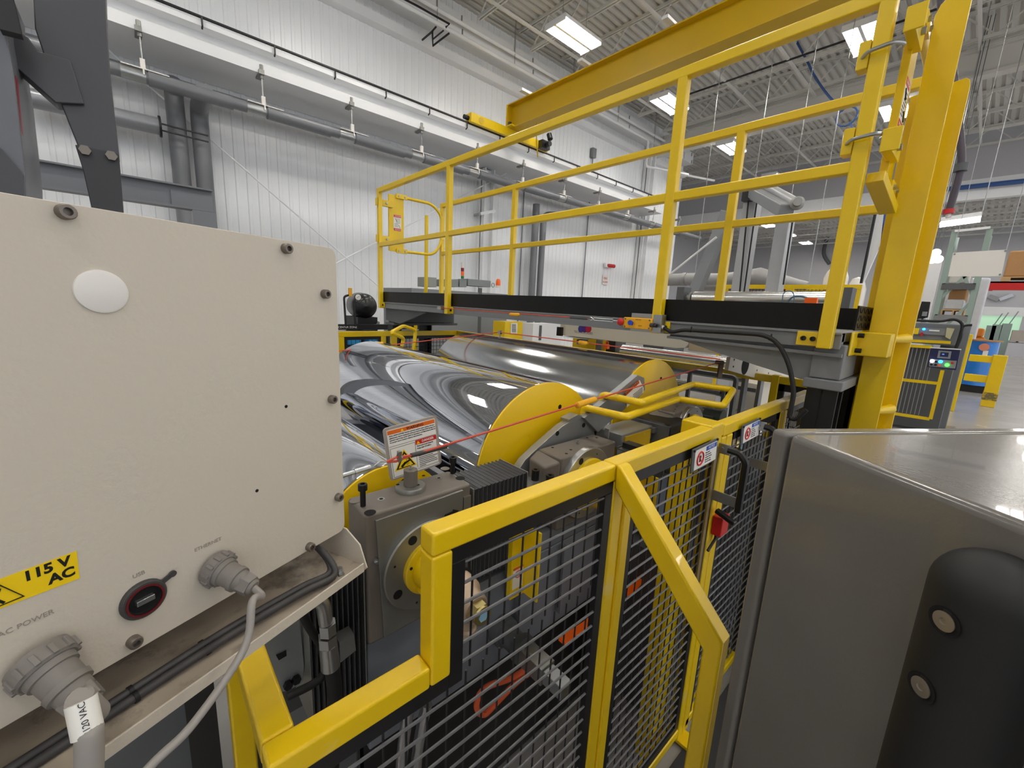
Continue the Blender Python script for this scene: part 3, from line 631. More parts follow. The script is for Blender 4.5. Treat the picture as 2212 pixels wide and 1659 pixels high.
# ---- bearing housings: block, face plate, flange, sleeve
def housing(cy, cz, lab, y0, y1, z0, z1, chamfer=False, rf=0.112):
    ry, rs = (0.088, 0.068) if chamfer else (0.066, 0.049)
    t = thing('bearing_housing', lab, 'bearing housing')
    b = MB()
    if chamfer:
        b.prism([(-0.80, y0+0.045, z0), (-0.80, y0+0.045, z1-0.0), (-0.80, y1, z1), (-0.80, y1, z0)], (-0.105, 0, 0))
        b.prism([(-0.80, y0+0.045, z1-0.01), (-0.83, y0, z1-0.03), (-0.90, y0, z1-0.02), (-0.905, y0+0.045, z1)], (0, 0, -(z1-z0)*0.55))
    else: b.box(-0.905, -0.80, y0, y1, z0, z1)
    b.build('block', BRN, t, bev=0.008)
    if not chamfer:
        b = MB(); b.prism([(-0.80, y0+0.02, z1-0.015), (-0.80, y1-0.03, z1-0.008), (-0.80, y1-0.03, z1-0.30), (-0.80, y0+0.035, z1-0.315)], (0.007, 0, 0)); b.build('face_plate', STL, t, bev=0.001)
        b = MB(); b.box(-0.80, -0.795, y1-0.026, y1-0.004, z1-0.09, z1-0.03); b.build('scale_plate', STL, t)
        b = MB(); a = np.array((-0.7922, y1-0.085, z1-0.062)); b.prism([a+np.array([0, *q]) for q in ((0, -0.004), (0.024, -0.002), (0.024, -0.007), (0.042, 0.004), (0.024, 0.012), (0.024, 0.007), (0, 0.005))], (0.0006, 0, 0)); b.build('arrow_mark', INK, t)
    n = 56
    b = MB(); b.lathe((-0.80, cy, cz), X_, [(0, rf), (0.018, rf), (0.021, rf-0.003), (0.021, 0.06), (0.012, 0.055)], n=n, cap=False); b.build('flange', ZNC if chamfer else STL, t)
    b = MB()
    for a in (28, 118, 208, 298):
        c = (-0.7788, cy+(rf-0.022)*math.cos(math.radians(a)), cz+(rf-0.022)*math.sin(math.radians(a))); b.lathe(c, X_, [(0, 0.0115), (0.0006, 0.011), (0.0006, 0)], n=14, cap=False)
    b.build('counterbore', HOLE, t)
    b = MB()
    for a in (70, 160, 250, 340):
        c = (-0.7789, cy+(rf-0.02)*math.cos(math.radians(a)), cz+(rf-0.02)*math.sin(math.radians(a))); b.lathe(c, X_, [(0, 0.0028), (0.0006, 0.0028), (0.0006, 0)], n=8, cap=False)
    b.build('tapped_hole', HOLE, t)
    b = MB(); b.lathe((-0.785, cy, cz), X_, [(0, ry), (0.016, ry), (0.018, ry-0.003), (0.018, rs), (0.085, rs-0.006), (0.105, rs-0.008), (0.108, rs-0.01), (0.108, 0.0)], n=40, cap=False); s = b.build('rotary_sleeve', YEL, t, label='yellow rotary joint sleeve')
    b = MB(); b.beam((-0.767, cy-0.026, cz-0.043), (-0.70, cy-0.028, cz-0.044), 0.03, 0.008, up=(0, -0.5, -0.8)); b.build('key_bar', YEL, t)
    b = MB()
    for a in (35, 160, 280):
        c = (-0.7665, cy+0.056*math.cos(math.radians(a)), cz+0.056*math.sin(math.radians(a))); b.lathe(c, X_, [(0, 0.004), (0.0006, 0.004), (0.0006, 0)], n=8, cap=False)
    b.build('sleeve_hole', HOLE, t)
    # rotary union
    u = thing('rotary_union', 'cream rotary union with hex nut, '+('on the nearest roll shaft, beside the fence post' if not chamfer else 'seen through the mesh behind the sloping brace' if cy < 1.5 else 'on the farthest roll shaft'), 'rotary union')
    b = MB(); b.lathe((-0.676, cy, cz), X_, [(0, 0.052), (0.012, 0.052), (0.012, 0.03)], n=32); b.build('seal_ring', RUB, u)
    b = MB(); b.lathe((-0.664, cy, cz), X_, [(0, 0.046), (0.03, 0.044), (0.045, 0.034), (0.07, 0.032), (0.075, 0.027)], n=28); b.lathe((-0.63, cy, cz-0.03), (0, 0.2, -1), [(0, 0.016), (0.04, 0.016), (0.045, 0.02), (0.06, 0.02)], n=18); b.build('union_body', mat('cream_bronze', (190, 168, 146), 0.45, metal=0.4, noise=0.08) if 'cream_bronze' not in MATS else MATS['cream_bronze'], u)
    b = MB(); b.cyl((-0.589, cy, cz), (-0.572, cy, cz), 0.023, n=6); b.cyl((-0.572, cy, cz), (-0.566, cy, cz), 0.02, n=24); b.build('end_nut', mat('yellow_zinc', (190, 176, 120), 0.3, metal=0.9) if 'yellow_zinc' not in MATS else MATS['yellow_zinc'], u)
    b = MB(); b.lathe((-0.566, cy, cz), X_, [(0, 0.012), (0.0006, 0.012), (0.0006, 0)], n=6, cap=False); b.build('nut_sticker', mat('pale_blue_sticker', (150, 196, 220), 0.4) if 'pale_blue_sticker' not in MATS else MATS['pale_blue_sticker'], u)
    return t
h0 = housing(R0[0], R0[1], 'nearest bearing housing with big round flange and brown-grey block, beside the beige box', 0.324, 0.602, 0.868, 1.192)
h1 = housing(R1[0], R1[1], 'middle bearing housing with chamfered brown-grey block, its flange just above the fence rail', 0.905, 1.245, 0.93, 1.182, chamfer=True, rf=0.122)
h2 = housing(R2[0], R2[1], 'farthest bearing housing, half hidden behind the bent yellow handle and black cover', 1.62, 1.94, 0.98, 1.225, chamfer=True, rf=0.122)
# details on top of the nearest housing
def z3(x, y): return (700+x/3.77, 980+y/3.77)
HZ = 1.192
def top0(x, y): return at(*z3(x, y), Z=HZ)
P = top0(705, 290); b = MB(); b.lathe((P[0], P[1], HZ), Z_, [(0, 0.036), (0.009, 0.036), (0.012, 0.034), (0.012, 0.01)], n=36); b.build('round_cap_plate', STL, h0)
b = MB(); b.cyl((P[0], P[1], HZ+0.012), (P[0], P[1], HZ+0.052), 0.0175, n=8); b.build('hex_spindle', BRN, h0, bev=0.0015)
b = MB(); b.cyl((P[0], P[1], HZ+0.052), (P[0], P[1], HZ+0.056), 0.004, n=8); b.cyl((P[0], P[1], HZ+0.056), (P[0], P[1], HZ+0.063), 0.0022, n=8); b.build('grease_nipple', ZNC, h0)
for q in ((600, 290), (810, 215), (765, 292)):
    c = top0(*q); b = MB(); b.lathe((c[0], c[1], HZ+0.0122), Z_, [(0, 0.0042), (0.0005, 0.0042), (0.0005, 0)], n=10, cap=False); b.build('cap_screw_hole', HOLE, h0)
for q in ((465, 370), (935, 200)):
    c = top0(*q); b = MB(); b.lathe((c[0], c[1], HZ), Z_, [(0.0002, 0.0085), (0.0008, 0.0085), (0.0008, 0.0045)], n=14, cap=False); b.build('spot_face', STL, h0); b = MB(); b.lathe((c[0], c[1], HZ+0.0002), Z_, [(0, 0.0045), (0.0007, 0.0045), (0.0007, 0)], n=10, cap=False); b.build('tapped_hole', HOLE, h0)
for q in ((375, 480), (255, 385), (1110, 200), (985, 122)):
    c = top0(*q); b = MB(); b.lathe((c[0], c[1], HZ), Z_, [(0, 0.0125), (0.0007, 0.0125), (0.0006, 0)], n=18, cap=False); b.build('counterbore', HOLE if q[0] in (375, 1110) else BRN, h0)
for q, zt in (((318, 425), 0.038), ((1047, 160), 0.032)):
    c = top0(*q); b = MB(); b.cyl((c[0], c[1], HZ), (c[0], c[1], HZ+zt), 0.0062, n=14); b.lathe((c[0], c[1], HZ+zt), Z_, [(0, 0.0102), (0.013, 0.0102), (0.0145, 0.009), (0.0145, 0.0055), (0.004, 0.005), (0.004, 0)], n=16, cap=False); b.build('standing_cap_screw', BOLT, h0)
b = MB(); c = at(*z3(410, 865), X=-0.80); b.cyl(c, c+np.array([0.01, 0, 0.002]), 0.005, n=8); b.cyl(c+np.array([0.01, 0, 0.0]), c+np.array([0.016, 0, 0.0]), 0.003, n=8); b.build('grease_nipple', ZNC, h0)
# chamfered housing details
H1Z = 1.182
for hh, dy, zz in ((h1, 0, H1Z), (h2, 0.70, 1.225)):
    for y, x in ((1.0, -0.885), (1.035, -0.835), (1.185, -0.885), (1.215, -0.865), (0.995, -0.82), (1.10, -0.86)):
        b = MB(); b.lathe((x, y+dy, zz), Z_, [(0, 0.005), (0.0006, 0.005), (0.0006, 0)], n=10, cap=False)
        if y == 1.10: b = MB(); b.cyl((x, y+dy, zz), (x, y+dy, zz+0.008), 0.005, n=8); b.cyl((x, y+dy, zz+0.008), (x, y+dy, zz+0.014), 0.0028, n=8); b.build('grease_nipple', ZNC, hh); continue
        b.build('tapped_hole', HOLE, hh)
b = MB(); c = at(*(1000+765/3.95, 880+600/3.95), X=-0.78); b.cyl((c[0]-0.01, c[1], c[2]-0.03), (c[0]-0.01, c[1], c[2]-0.003), 0.012, n=18)
b.lathe((c[0]-0.01, c[1], c[2]-0.003), Z_, [(0, 0.0125), (0.006, 0.013), (0.008, 0.012), (0.008, 0.006), (0.0, 0.0055), (0, 0)], n=20, cap=False); b.build('large_cap_screw', BOLT, h1)
b = MB(); c = at(*(1000+620/3.95, 880+540/3.95), X=-0.84); b.cyl((c[0], c[1], c[2]-0.03), (c[0], c[1], c[2]), 0.012, n=18); b.lathe(c, Z_, [(0, 0.0125), (0.004, 0.0125), (0.004, 0.006), (-0.005, 0.0055)], n=18, cap=False); b.build('large_cap_screw', BOLT, h1)

# ---- bellows between the housings
def bellows(lab, y0, y1, x0, x1, z0, z1, n):
    t = thing('bellows', lab, 'bellows cover')
    b = MB(); st = (y1-y0)/n
    for i in range(n):
        y = y0+i*st
        for (ya, yb, e0, e1) in ((y, y+st/2, 0.0, 0.0045), (y+st/2, y+st, 0.0045, 0.0)):
            a = [(x0+e0, ya, z0), (x1-e0, ya, z0), (x1-e0, ya, z1-e0), (x0+e0, ya, z1-e0)]; c = [(x0+e1, yb, z0), (x1-e1, yb, z0), (x1-e1, yb, z1-e1), (x0+e1, yb, z1-e1)]
            b.add(a+c, [(0, 1, 5, 4), (1, 2, 6, 5), (2, 3, 7, 6), (3, 0, 4, 7)])
    b.build('folds', BELL, t, smooth=False)
    b = MB()
    for i in range(n):
        y = y0+i*st; b.box(x0-0.0005, x1+0.0005, y-0.0009, y+0.0009, z1-0.002, z1+0.0012); b.box(x1-0.002, x1+0.0012, y-0.0009, y+0.0009, z0, z1)
    b.build('fold_highlight_strips', mat('fold_edge_highlight', (74, 74, 76), 0.4) if 'fold_edge_highlight' not in MATS else MATS['fold_edge_highlight'], t)  # paler crest strips paint in the light catching on the folds
    for y in (y0-0.003, y1+0.003):
        b = MB(); b.box(x0-0.002, x1+0.002, y-0.0015, y+0.0015, z0, z1+0.002); b.build('end_frame', STL, t, bev=0.001)
bellows('black accordion bellows with folds between the nearest and middle bearing housings', 0.612, 0.80, -0.925, -0.80, 0.90, 1.172, 13)
bellows('black accordion bellows left of the nearest housing, below the beige box', 0.205, 0.315, -0.93, -0.802, 0.73, 1.09, 10)

# ---- grey linking bars and caged blocks between the housings
t = thing('linkage_block', 'pale grey steel block with yellow front strip between bellows and middle housing', 'machine block')
b = MB(); b.box(-0.905, -0.805, 0.79, 0.925, 1.045, 1.10); b.build('block', GALV, t, bev=0.002)
b = MB(); b.box(-0.805, -0.800, 0.80, 0.918, 1.05, 1.09); b.build('strip', YEL, t)
t = thing('linkage_block', 'pale grey steel block with scratched yellow front plate right of the middle housing', 'machine block')
b = MB(); b.box(-0.93, -0.815, 1.30, 1.52, 1.135, 1.19); b.build('block', GALV, t, bev=0.003)
b = MB(); b.box(-0.815, -0.810, 1.32, 1.50, 1.10, 1.18); b.build('front_plate', mat('scratched_yellow', (214, 176, 20), 0.45, dirt=(232, 226, 196), dscale=38, dthr=0.62), t)
b = MB(); b.box(-0.90, -0.80, 1.50, 1.60, 1.165, 1.185); b.build('end_tab', GRYD, t)
t = thing('limit_bracket', 'zinc sensor bracket with perforated tab beside the middle flange', 'bracket')
b = MB(); b.box(-0.795, -0.70, 1.25, 1.33, 1.15, 1.156); b.box(-0.80, -0.796, 1.25, 1.32, 1.10, 1.16); b.build('bracket', ZNC, t)
b = MB(); b.box(-0.79, -0.71, 1.27, 1.31, 1.156, 1.175); b.build('sensor', BLK, t)
b = MB(); b.box(-0.86, -0.84, 1.252, 1.256, 1.17, 1.215); b.build('tab', ZNC, t, bev=0.002)
t = thing('cover_box', 'black rounded box cover between the middle and farthest housings', 'cover')
b = MB(); b.box(-0.945, -0.745, 1.535, 1.70, 1.0, 1.205); b.build('box_shell', BLK, t, bev=0.014, seg=3)
b = MB(); b.box(-0.94, -0.75, 1.528, 1.535, 1.0, 1.20); b.build('front_lip', GRYD, t, bev=0.003)

# ---- shaped side brackets over the roll ends
def plate(name, lab, cat, pts, X, th, m, extra=None):
    t = thing(name, lab, cat); b = MB(); b.prism([at(x, y, X=X) for x, y in pts], (-th, 0, 0)); b.build('plate', m, t, bev=0.002); return t
z4 = lambda x, y: (1000+x/3.95, 880+y/3.95)
t = plate('roll_bracket', 'shaped grey steel bracket plate in front of the nearer yellow roll end', 'bracket',
      [z4(*q) for q in ((1090, 90), (1125, 225), (1120, 300), (760, 560), (450, 600), (470, 540), (530, 450), (640, 345), (850, 160), (910, 125))], -0.915, 0.03, GALV)
b = MB(); b.prism([at(*z4(*q), X=-0.915) for q in ((905, 105), (985, 62), (1085, 90), (905, 128))], (-0.04, 0, 0)); b.build('top_pad', GALV, t)
for q in ((1030, 152), (805, 222)):
    c = at(*z4(*q), X=-0.915); b = MB(); b.lathe(c, X_, [(0.0002, 0.009), (0.0009, 0.009), (0.0009, 0)], n=14, cap=False); b.build('bracket_hole', HOLE, t)
t2 = plate('roll_bracket', 'long slanted steel bracket carrying an orange-topped warning label, over the second roll end', 'bracket',
      [(1284, 926), (1262, 903), (1340, 842), (1378, 810), (1392, 816), (1394, 842), (1352, 878), (1352, 882), (1292, 934)], -0.90, 0.028, GALV)
b = MB(); P4 = [at(x, y, X=-0.897) for x, y in ((1351, 849), (1381, 821), (1390, 838), (1389, 848), (1354, 879))]; b.prism(P4, (0.0015, 0, 0)); lb = b.build('warning_label', PAPER, t2)
b = MB(); b.prism([at(x, y, X=-0.895) for x, y in ((1350, 849), (1380, 821), (1381, 827), (1352, 855))], (0.0008, 0, 0)); b.build('orange_band', OLAB, lb)
A = at(1352, 852, X=-0.894); B = at(1379, 826, X=-0.894); text('WARNING', (A+B)/2, B-A, Z_, 0.02, INK, lb)
c = at(1359, 866, X=-0.894); b = MB(); b.tube([c+0.012*np.array([0, math.cos(a), math.sin(a)]) for a in np.linspace(0, 2*math.pi, 17)[:-1]], 0.0012, n=5, closed=True); b.build('prohibition_ring', RLAB, lb)
b = MB()
for i in range(5):
    A = at(1368, 853+4*i, X=-0.894); B = at(1388, 837+3.2*i, X=-0.894); b.beam(A, B, 0.0008, 0.0016, up=Z_)
b.build('label_print', INK, lb)

# ---- bent yellow handles
t = thing('tube_hoop', 'bent double yellow tube handle sticking out over the fence from the roll brackets', 'hoop')
A = at(1300, 852, X=-0.93); B = at(1383, 870, Y=A[1]); C_ = at(1497, 830, Z=A[2]+0.0); D = at(1585, 842, Y=C_[1])
A2 = at(1262, 880, X=-0.93); B2 = at(1352, 901, Y=A2[1]); C2 = at(1465, 862, Z=A2[2]); D2 = at(1562, 877, Y=C2[1])
b = MB(); b.tube([A-np.array([0, 0, 0.06]), A, B, C_, D, D2, C2, B2, A2, A2-np.array([0, 0, 0.05])], 0.0135, n=12, fil=0.02); b.build('tube_loop', YEL, t)
for Q in (A-np.array([0, 0, 0.06]), A2-np.array([0, 0, 0.05])):
    b = MB(); b.beam(Q-np.array([0.01, 0.05, 0]), Q+np.array([0, 0.045, 0.004]), 0.03, 0.008); b.build('foot_plate', YEL, t, bev=0.002)
    b = MB(); b.cyl(Q+np.array([0.0, -0.03, 0.002]), Q+np.array([0.0, -0.03, 0.016]), 0.011, n=12); b.build('foot_bolt', BOLT, t)
t = thing('tube_hoop', 'small bent yellow tube handle at the far end of the rolls, near the mesh fence', 'handle')
XQ = -2.62; pts = [(868, 748), (872, 731), (845, 718), (871, 704), (898, 713), (893, 758)]
b = MB(); b.tube([at(*pts[0], X=XQ), at(*pts[1], X=XQ), at(*pts[2], X=XQ+0.1), at(*pts[3], X=XQ-0.05), at(*pts[4], X=XQ-0.1), at(*pts[5], X=XQ-0.1)], 0.013, n=10, fil=0.03); b.build('tube_loop', YEL, t)

# ---- rope circuit around the rolls
t = thing('emergency_rope', 'red pull cord over the near housings, from silver turnbuckle to brown bracket', 'cord')
RP = [at(745, 1026, X=-0.76), at(838, 997, X=-0.78), at(970, 962, X=-0.80), at(1250, 873, X=-0.85), at(1553, 783, X=-0.91)]
b = MB(); d = (RP[1]-RP[0])/np.linalg.norm(RP[1]-RP[0]); b.cyl(RP[0]-d*0.05, RP[0]+d*0.03, 0.0045, n=8); b.cyl(RP[0]+d*0.02, RP[0]+d*0.055, 0.0055, n=8)
b.tube([RP[1]-d*0.035, RP[1]-d*0.02+np.array([0, 0, 0.006]), RP[1], RP[1]-d*0.02-np.array([0, 0, 0.006])], 0.0022, n=6, closed=True); b.build('turnbuckle', ZNC, t)
e = (RP[2]-RP[1])/np.linalg.norm(RP[2]-RP[1]); q1 = at(888, 984, X=-0.786)
b = MB(); b.tube([RP[1]-d*0.004, RP[1]+e*0.02+np.array([0, 0, 0.0045]), q1], 0.0026, n=6); b.tube([RP[1]-d*0.004, RP[1]+e*0.02-np.array([0, 0, 0.0045]), q1], 0.0026, n=6); b.cyl(q1, RP[3], 0.003, n=8); b.cyl(RP[3], RP[4], 0.003, n=8); b.build('cord', ROPE, t)
c = at(863, 988, X=-0.782); b = MB(); b.tube([c+np.array([0, -0.002, 0.014]), c+np.array([0.004, 0.003, 0]), c+np.array([0, 0.0, -0.012]), c+np.array([-0.003, -0.004, 0.002])], 0.0028, n=6, closed=True); b.beam(c-np.array([0, 0, 0.008]), c+np.array([0, 0, 0.014]), 0.007, 0.01, up=X_); b.build('cord_clip', ZNC, t)
b = MB(); b.cyl(q1, at(964, 964, X=-0.80), 0.0052, n=10); b.build('shrink_sleeve', CBLD, t)
b = MB(); g0 = at(1245, 876, X=-0.85); g1 = at(1286, 862, X=-0.857); b.lathe(g0, g1-g0, [(0, 0.004), (0.004, 0.0105), (np.linalg.norm(g1-g0)-0.004, 0.0105), (np.linalg.norm(g1-g0), 0.005)], n=14); b.build('grip_handle', SWY, t)
t = thing('emergency_rope', 'dark red pull cord running behind the second roll from the pulley to the brown bracket', 'cord')
b = MB(); Q0 = at(1080, 718, Z=1.45); Q1 = at(1556, 776, Z=1.45); b.cyl(Q0, Q1, 0.0035, n=6); b.build('cord', ROPE, t)
b = MB(); g0 = at(1250, 739, Z=1.45); g1 = at(1268, 742, Z=1.45); b.lathe(g0, g1-g0, [(0, 0.004), (0.01, 0.012), (0.07, 0.012), (0.08, 0.005)], n=12); b.build('grip_handle', SWY, t)
b = MB(); b.lathe(Q0-np.array([0, 0.01, 0]), Y_, [(0, 0.014), (0.006, 0.01), (0.014, 0.01), (0.02, 0.014)], n=16); b.cyl(Q0, Q0-np.array([0, 0, 0.05]), 0.005, n=6); b.build('pulley', ZNC, t)
t = thing('emergency_rope', 'red pull cord crossing in front of the far mesh fence, with a yellow grip', 'cord')
Q2 = at(725, 759, X=-2.45); b = MB(); b.cyl(Q2, at(1076, 718, X=-2.25), 0.0035, n=6); b.build('cord', ROPE, t)
b = MB(); g0 = at(792, 750, X=-2.4); g1 = at(818, 745, X=-2.4); b.lathe(g0, g1-g0, [(0, 0.005), (0.01, 0.016), (0.1, 0.016), (0.11, 0.006)], n=12); b.build('grip_handle', SWY, t)
# brown bracket standing on a grey portal frame
t = thing('cord_bracket', 'brown angle bracket holding both red cords on top of the grey portal frame', 'bracket')
BX = -0.93; P0 = at(1555, 855-38, X=BX); P1 = at(1555, 783, X=BX)
b = MB(); b.box(BX-0.004, BX, P0[1]-0.028, P0[1]+0.028, P0[2], P1[2]); b.box(BX-0.03, BX, P0[1]+0.026, P0[1]+0.030, P0[2], P1[2]); b.build('angle', mat('brown_steel', (120, 100, 76), 0.5, metal=0.3), t, bev=0.004)
b = MB(); b.cyl((BX-0.01, P1[1]-0.03, P1[2]+0.003), (BX+0.03, P1[1]-0.03, P1[2]+0.003), 0.012, n=10); b.build('eye_bolt', BOLG, t)
t = thing('portal_frame', 'grey rounded tube portal frame behind the bent yellow handle', 'frame')
zt = P0[2]-0.012
yA = at(1492, 800, Z=zt); yB = at(1578, 818, Z=zt)
b = MB(); b.tube([(yA[0], yA[1], 0.55), (yA[0], yA[1], zt), (yB[0], yA[1], zt), (yB[0], yA[1], 0.55)], 0.015, n=4, fil=0.03); b.build('tube', GRY, t, smooth=False)

# ---- warning sign on the nearest housing
t = thing('warning_sign', 'tilted white sign plate with WARNING and DANGER panels behind the nearest housing', 'sign')
cs = [at(827, 927, X=-0.905), at(943, 897, X=-0.905), at(958, 1005, X=-0.905), at(844, 1040, X=-0.905)]
O, Xe, Ye = cs[0], cs[1]-cs[0], cs[3]-cs[0]
def sg(u, v, d=0.0): return O+Xe*u+Ye*v+np.array([d, 0, 0])
def srect(u0, u1, v0, v1, d0, d1, mb=None):
    mb = mb or MB(); mb.prism([sg(u0, v0, d0), sg(u1, v0, d0), sg(u1, v1, d0), sg(u0, v1, d0)], (d1-d0, 0, 0)); return mb
b = MB(); rr = 0.06; pts = []
for (cu, cv, a0) in ((rr, rr, 180), (1-rr, rr, 270), (1-rr, 1-rr, 0), (rr, 1-rr, 90)):
    for k in range(5):
        a = math.radians(a0+22.5*k); pts.append(sg(cu+rr*math.cos(a), cv+rr*math.sin(a)))
b.prism(pts, (-0.004, 0, 0)); b.build('plate', mat('sign_plate_grey', (176, 168, 160), 0.4, metal=0.3), t)
sf = srect(0.05, 0.95, 0.05, 0.97, 0, 0.0006).build('sign_face', PAPER, t)
srect(0.06, 0.94, 0.06, 0.135, 0.0006, 0.001).build('orange_band', OLAB, sf)
srect(0.53, 0.94, 0.37, 0.46, 0.0006, 0.001).build('red_band', RLAB, sf)
dx = tuple(Xe); up = tuple(-Ye)
text('WARNING', sg(0.56, 0.10, 0.0012), dx, up, 0.0098, INK, sf, bold=0.0002)
text('DANGER', sg(0.77, 0.415, 0.0012), dx, up, 0.0086, PAPER, sf, bold=0.0002)
for k, s in enumerate(('ROLL SKEW SYSTEM: Practice extreme caution when making roll skew', 'adjustments. Severe equipment (Chrome Roll and Steel Roll) damage and', 'operator injury may result. Refer to Operations and Maintenance Manual', 'for proper use or contact a factory representative.')):
    text(s, sg(0.08, 0.165+0.04*k, 0.0012), dx, up, 0.0043, INK, sf, align='LEFT', bold=0.0001)
for k, s in enumerate(('Pinch and crush hazards.', 'Keep clear of rollers.')): text(s, sg(0.55, 0.49+0.045*k, 0.0012), dx, up, 0.0048, INK, sf, align='LEFT', bold=0.0001)
b = MB()
for k in range(9):
    l = (0.38, 0.33, 0.36, 0.28, 0.37, 0.31, 0.35, 0.36, 0.12)[k]; b.beam(sg(0.56, 0.62+0.035*k, 0.001), sg(0.56+l, 0.62+0.035*k, 0.001), 0.0006, 0.0014)
for (u0, v0, u1, v1) in ((0.06, 0.36, 0.94, 0.36), (0.07, 0.40, 0.07, 0.95), (0.07, 0.40, 0.52, 0.40), (0.52, 0.40, 0.52, 0.90), (0.07, 0.95, 0.5, 0.95), (0.94, 0.38, 0.94, 0.93), (0.52, 0.93, 0.94, 0.93)): b.beam(sg(u0, v0, 0.001), sg(u1, v1, 0.001), 0.0006, 0.0006)
b.build('fine_print', INK, sf)
def tri(cu, cv, s, d, th, m, name, off=0.0):
    a = [sg(cu, cv-s*0.9+off*0.9, d), sg(cu+s*0.8-off*0.8, cv+s*0.55-off*0.3, d), sg(cu-s*0.8+off*0.8, cv+s*0.55-off*0.3, d)]; b = MB(); b.prism(a, (th, 0, 0)); return b.build(name, m, sf)
tri(0.30, 0.70, 0.26, 0.0006, 0.0006, YLAB, 'hazard_triangle'); tri(0.30, 0.70, 0.22, 0.0011, 0.0005, INK, 'triangle_border'); tri(0.30, 0.71, 0.17, 0.0016, 0.0005, YLAB, 'triangle_field')
tri(0.32, 0.105, 0.035, 0.001, 0.0006, YLAB, 'small_triangle'); tri(0.58, 0.425, 0.04, 0.001, 0.0006, YLAB, 'small_triangle')
b = MB(); b.beam(sg(0.22, 0.79, 0.0022), sg(0.30, 0.72, 0.0022), 0.002, 0.006); b.beam(sg(0.28, 0.73, 0.0022), sg(0.40, 0.70, 0.0022), 0.002, 0.004)
for k in range(2): b.lathe(sg(0.34, 0.685+0.07*k, 0.0016), X_, [(0, 0.0035), (0.0008, 0.0035), (0.0008, 0.0025)], n=12, cap=False)
b.build('pinch_hand_symbol', INK, sf)

# ================================================================ SAFETY FENCE (outer face at X = -0.5)
FX = -0.5; TD = 0.04
def wires(mb_h, mb_v, y0, y1, z0, z1, dy=0.0395, dz=0.0395, holes=()):
    z = z0+dz*0.6
    while z < z1: mb_h.cyl((FX-0.008, y0, z), (FX-0.008, y1, z), 0.003, n=6); z += dz
    y = y0+dy*0.6
    while y < y1: mb_v.cyl((FX-0.0125, y, z0), (FX-0.0125, y, z1), 0.0022, n=5); y += dy
def tb(t, y0, y1, z0, z1, name='frame_tube', m=None):
    b = MB(); b.box(FX-TD, FX, y0, y1, z0, z1); return b.build(name, m or YELD, t, bev=0.0055, seg=3)
def blackstrip(t, rects):
    b = MB()
    for (y0, y1, z0, z1) in rects: b.box(FX-0.020, FX-0.004, y0, y1, z0, z1)
    return b.build('black_mesh_frame', BLK, t, bev=0.001)
WIRE = mat('wire_mesh_grey', (110, 110, 112), 0.4, metal=0.3); WIRV = mat('wire_mesh_black', (26, 26, 28), 0.45)
t = thing('mesh_guard', 'yellow framed wire mesh guard panel with a stepped notch, nearest the camera', 'guard')
tb(t, 0.07, 0.3055, 1.02, 1.061); tb(t, 0.306, 0.345, 1.02, 1.2575); tb(t, 0.306, 0.79, 1.258, 1.298)
tb(t, 0.7905, 0.832, 0.03, 1.2565); tb(t, 0.07, 0.112, 0.03, 1.019); tb(t, 0.113, 0.789, 0.06, 0.10)
b = MB(); b.box(-0.95, FX-TD-0.0005, 0.07, 0.112, 1.02, 1.061); b.build('return_tube', YELD, t, bev=0.0055, seg=3)
b = MB(); b.box(-0.95, -0.91, 0.07, 0.112, 0.0, 1.02); b.build('return_post', YELD, t, bev=0.0055)
blackstrip(t, [(0.345, 0.372, 0.99, 1.229), (0.345, 0.79, 1.2295, 1.2578), (0.762, 0.79, 0.1, 1.229), (0.1125, 0.3445, 0.99, 1.0197), (0.1125, 0.14, 0.1, 0.989), (0.1405, 0.7615, 0.1, 0.13)])
h = MB(); v = MB(); wires(h, v, 0.37, 0.77, 1.0, 1.24); wires(h, v, 0.125, 0.77, 0.11, 0.995); h.build('mesh_infill', WIRE, t); v.build('mesh_infill', WIRV, t)
t = thing('mesh_guard', 'yellow framed wire mesh guard panel carrying the first NOTICE sign', 'guard')
tb(t, 0.7905, 1.40, 1.257, 1.299); tb(t, 0.842, 0.878, 0.03, 1.2565); tb(t, 1.395, 1.432, 0.03, 1.251); tb(t, 0.8785, 1.3945, 0.05, 0.088)
blackstrip(t, [(0.8785, 0.90, 0.0885, 1.2245), (0.8785, 1.3945, 1.225, 1.2565), (1.365, 1.3945, 0.0885, 1.2245), (0.9005, 1.3645, 0.0885, 0.112)])
h = MB(); v = MB(); wires(h, v, 0.895, 1.37, 0.11, 1.23); h.build('mesh_infill', WIRE, t); v.build('mesh_infill', WIRV, t)
t = thing('mesh_guard', 'yellow framed wire mesh guard panel carrying the second NOTICE sign, partly behind the grey cabinet', 'guard')
tb(t, 1.402, 2.05, 1.252, 1.294); tb(t, 1.438, 1.485, 0.03, 1.2515); tb(t, 2.0, 2.045, 0.03, 1.252); tb(t, 1.45, 2.02, 0.05, 0.088)
blackstrip(t, [(1.485, 1.505, 0.09, 1.252), (1.485, 2.0, 1.222, 1.252), (1.955, 2.0, 0.09, 1.252)])
h = MB(); v = MB(); wires(h, v, 1.50, 1.96, 0.1, 1.225); h.build('mesh_infill', WIRE, t); v.build('mesh_infill', WIRV, t)
t = thing('mesh_guard', 'last short yellow mesh guard panel beside the black platform leg', 'guard')
tb(t, 2.055, 2.48, 1.252, 1.292); tb(t, 2.055, 2.09, 0.03, 1.25); tb(t, 2.44, 2.48, 0.03, 1.25)
blackstrip(t, [(2.09, 2.44, 1.225, 1.252)])
h = MB(); v = MB(); wires(h, v, 2.09, 2.44, 0.1, 1.225, 0.025, 0.05); h.build('mesh_infill', WIRV, t); v.build('mesh_infill', WIRV, t)
b = MB(); b.box(FX-0.06, FX+0.075, 1.405, 1.47, 0.0125, 0.027)
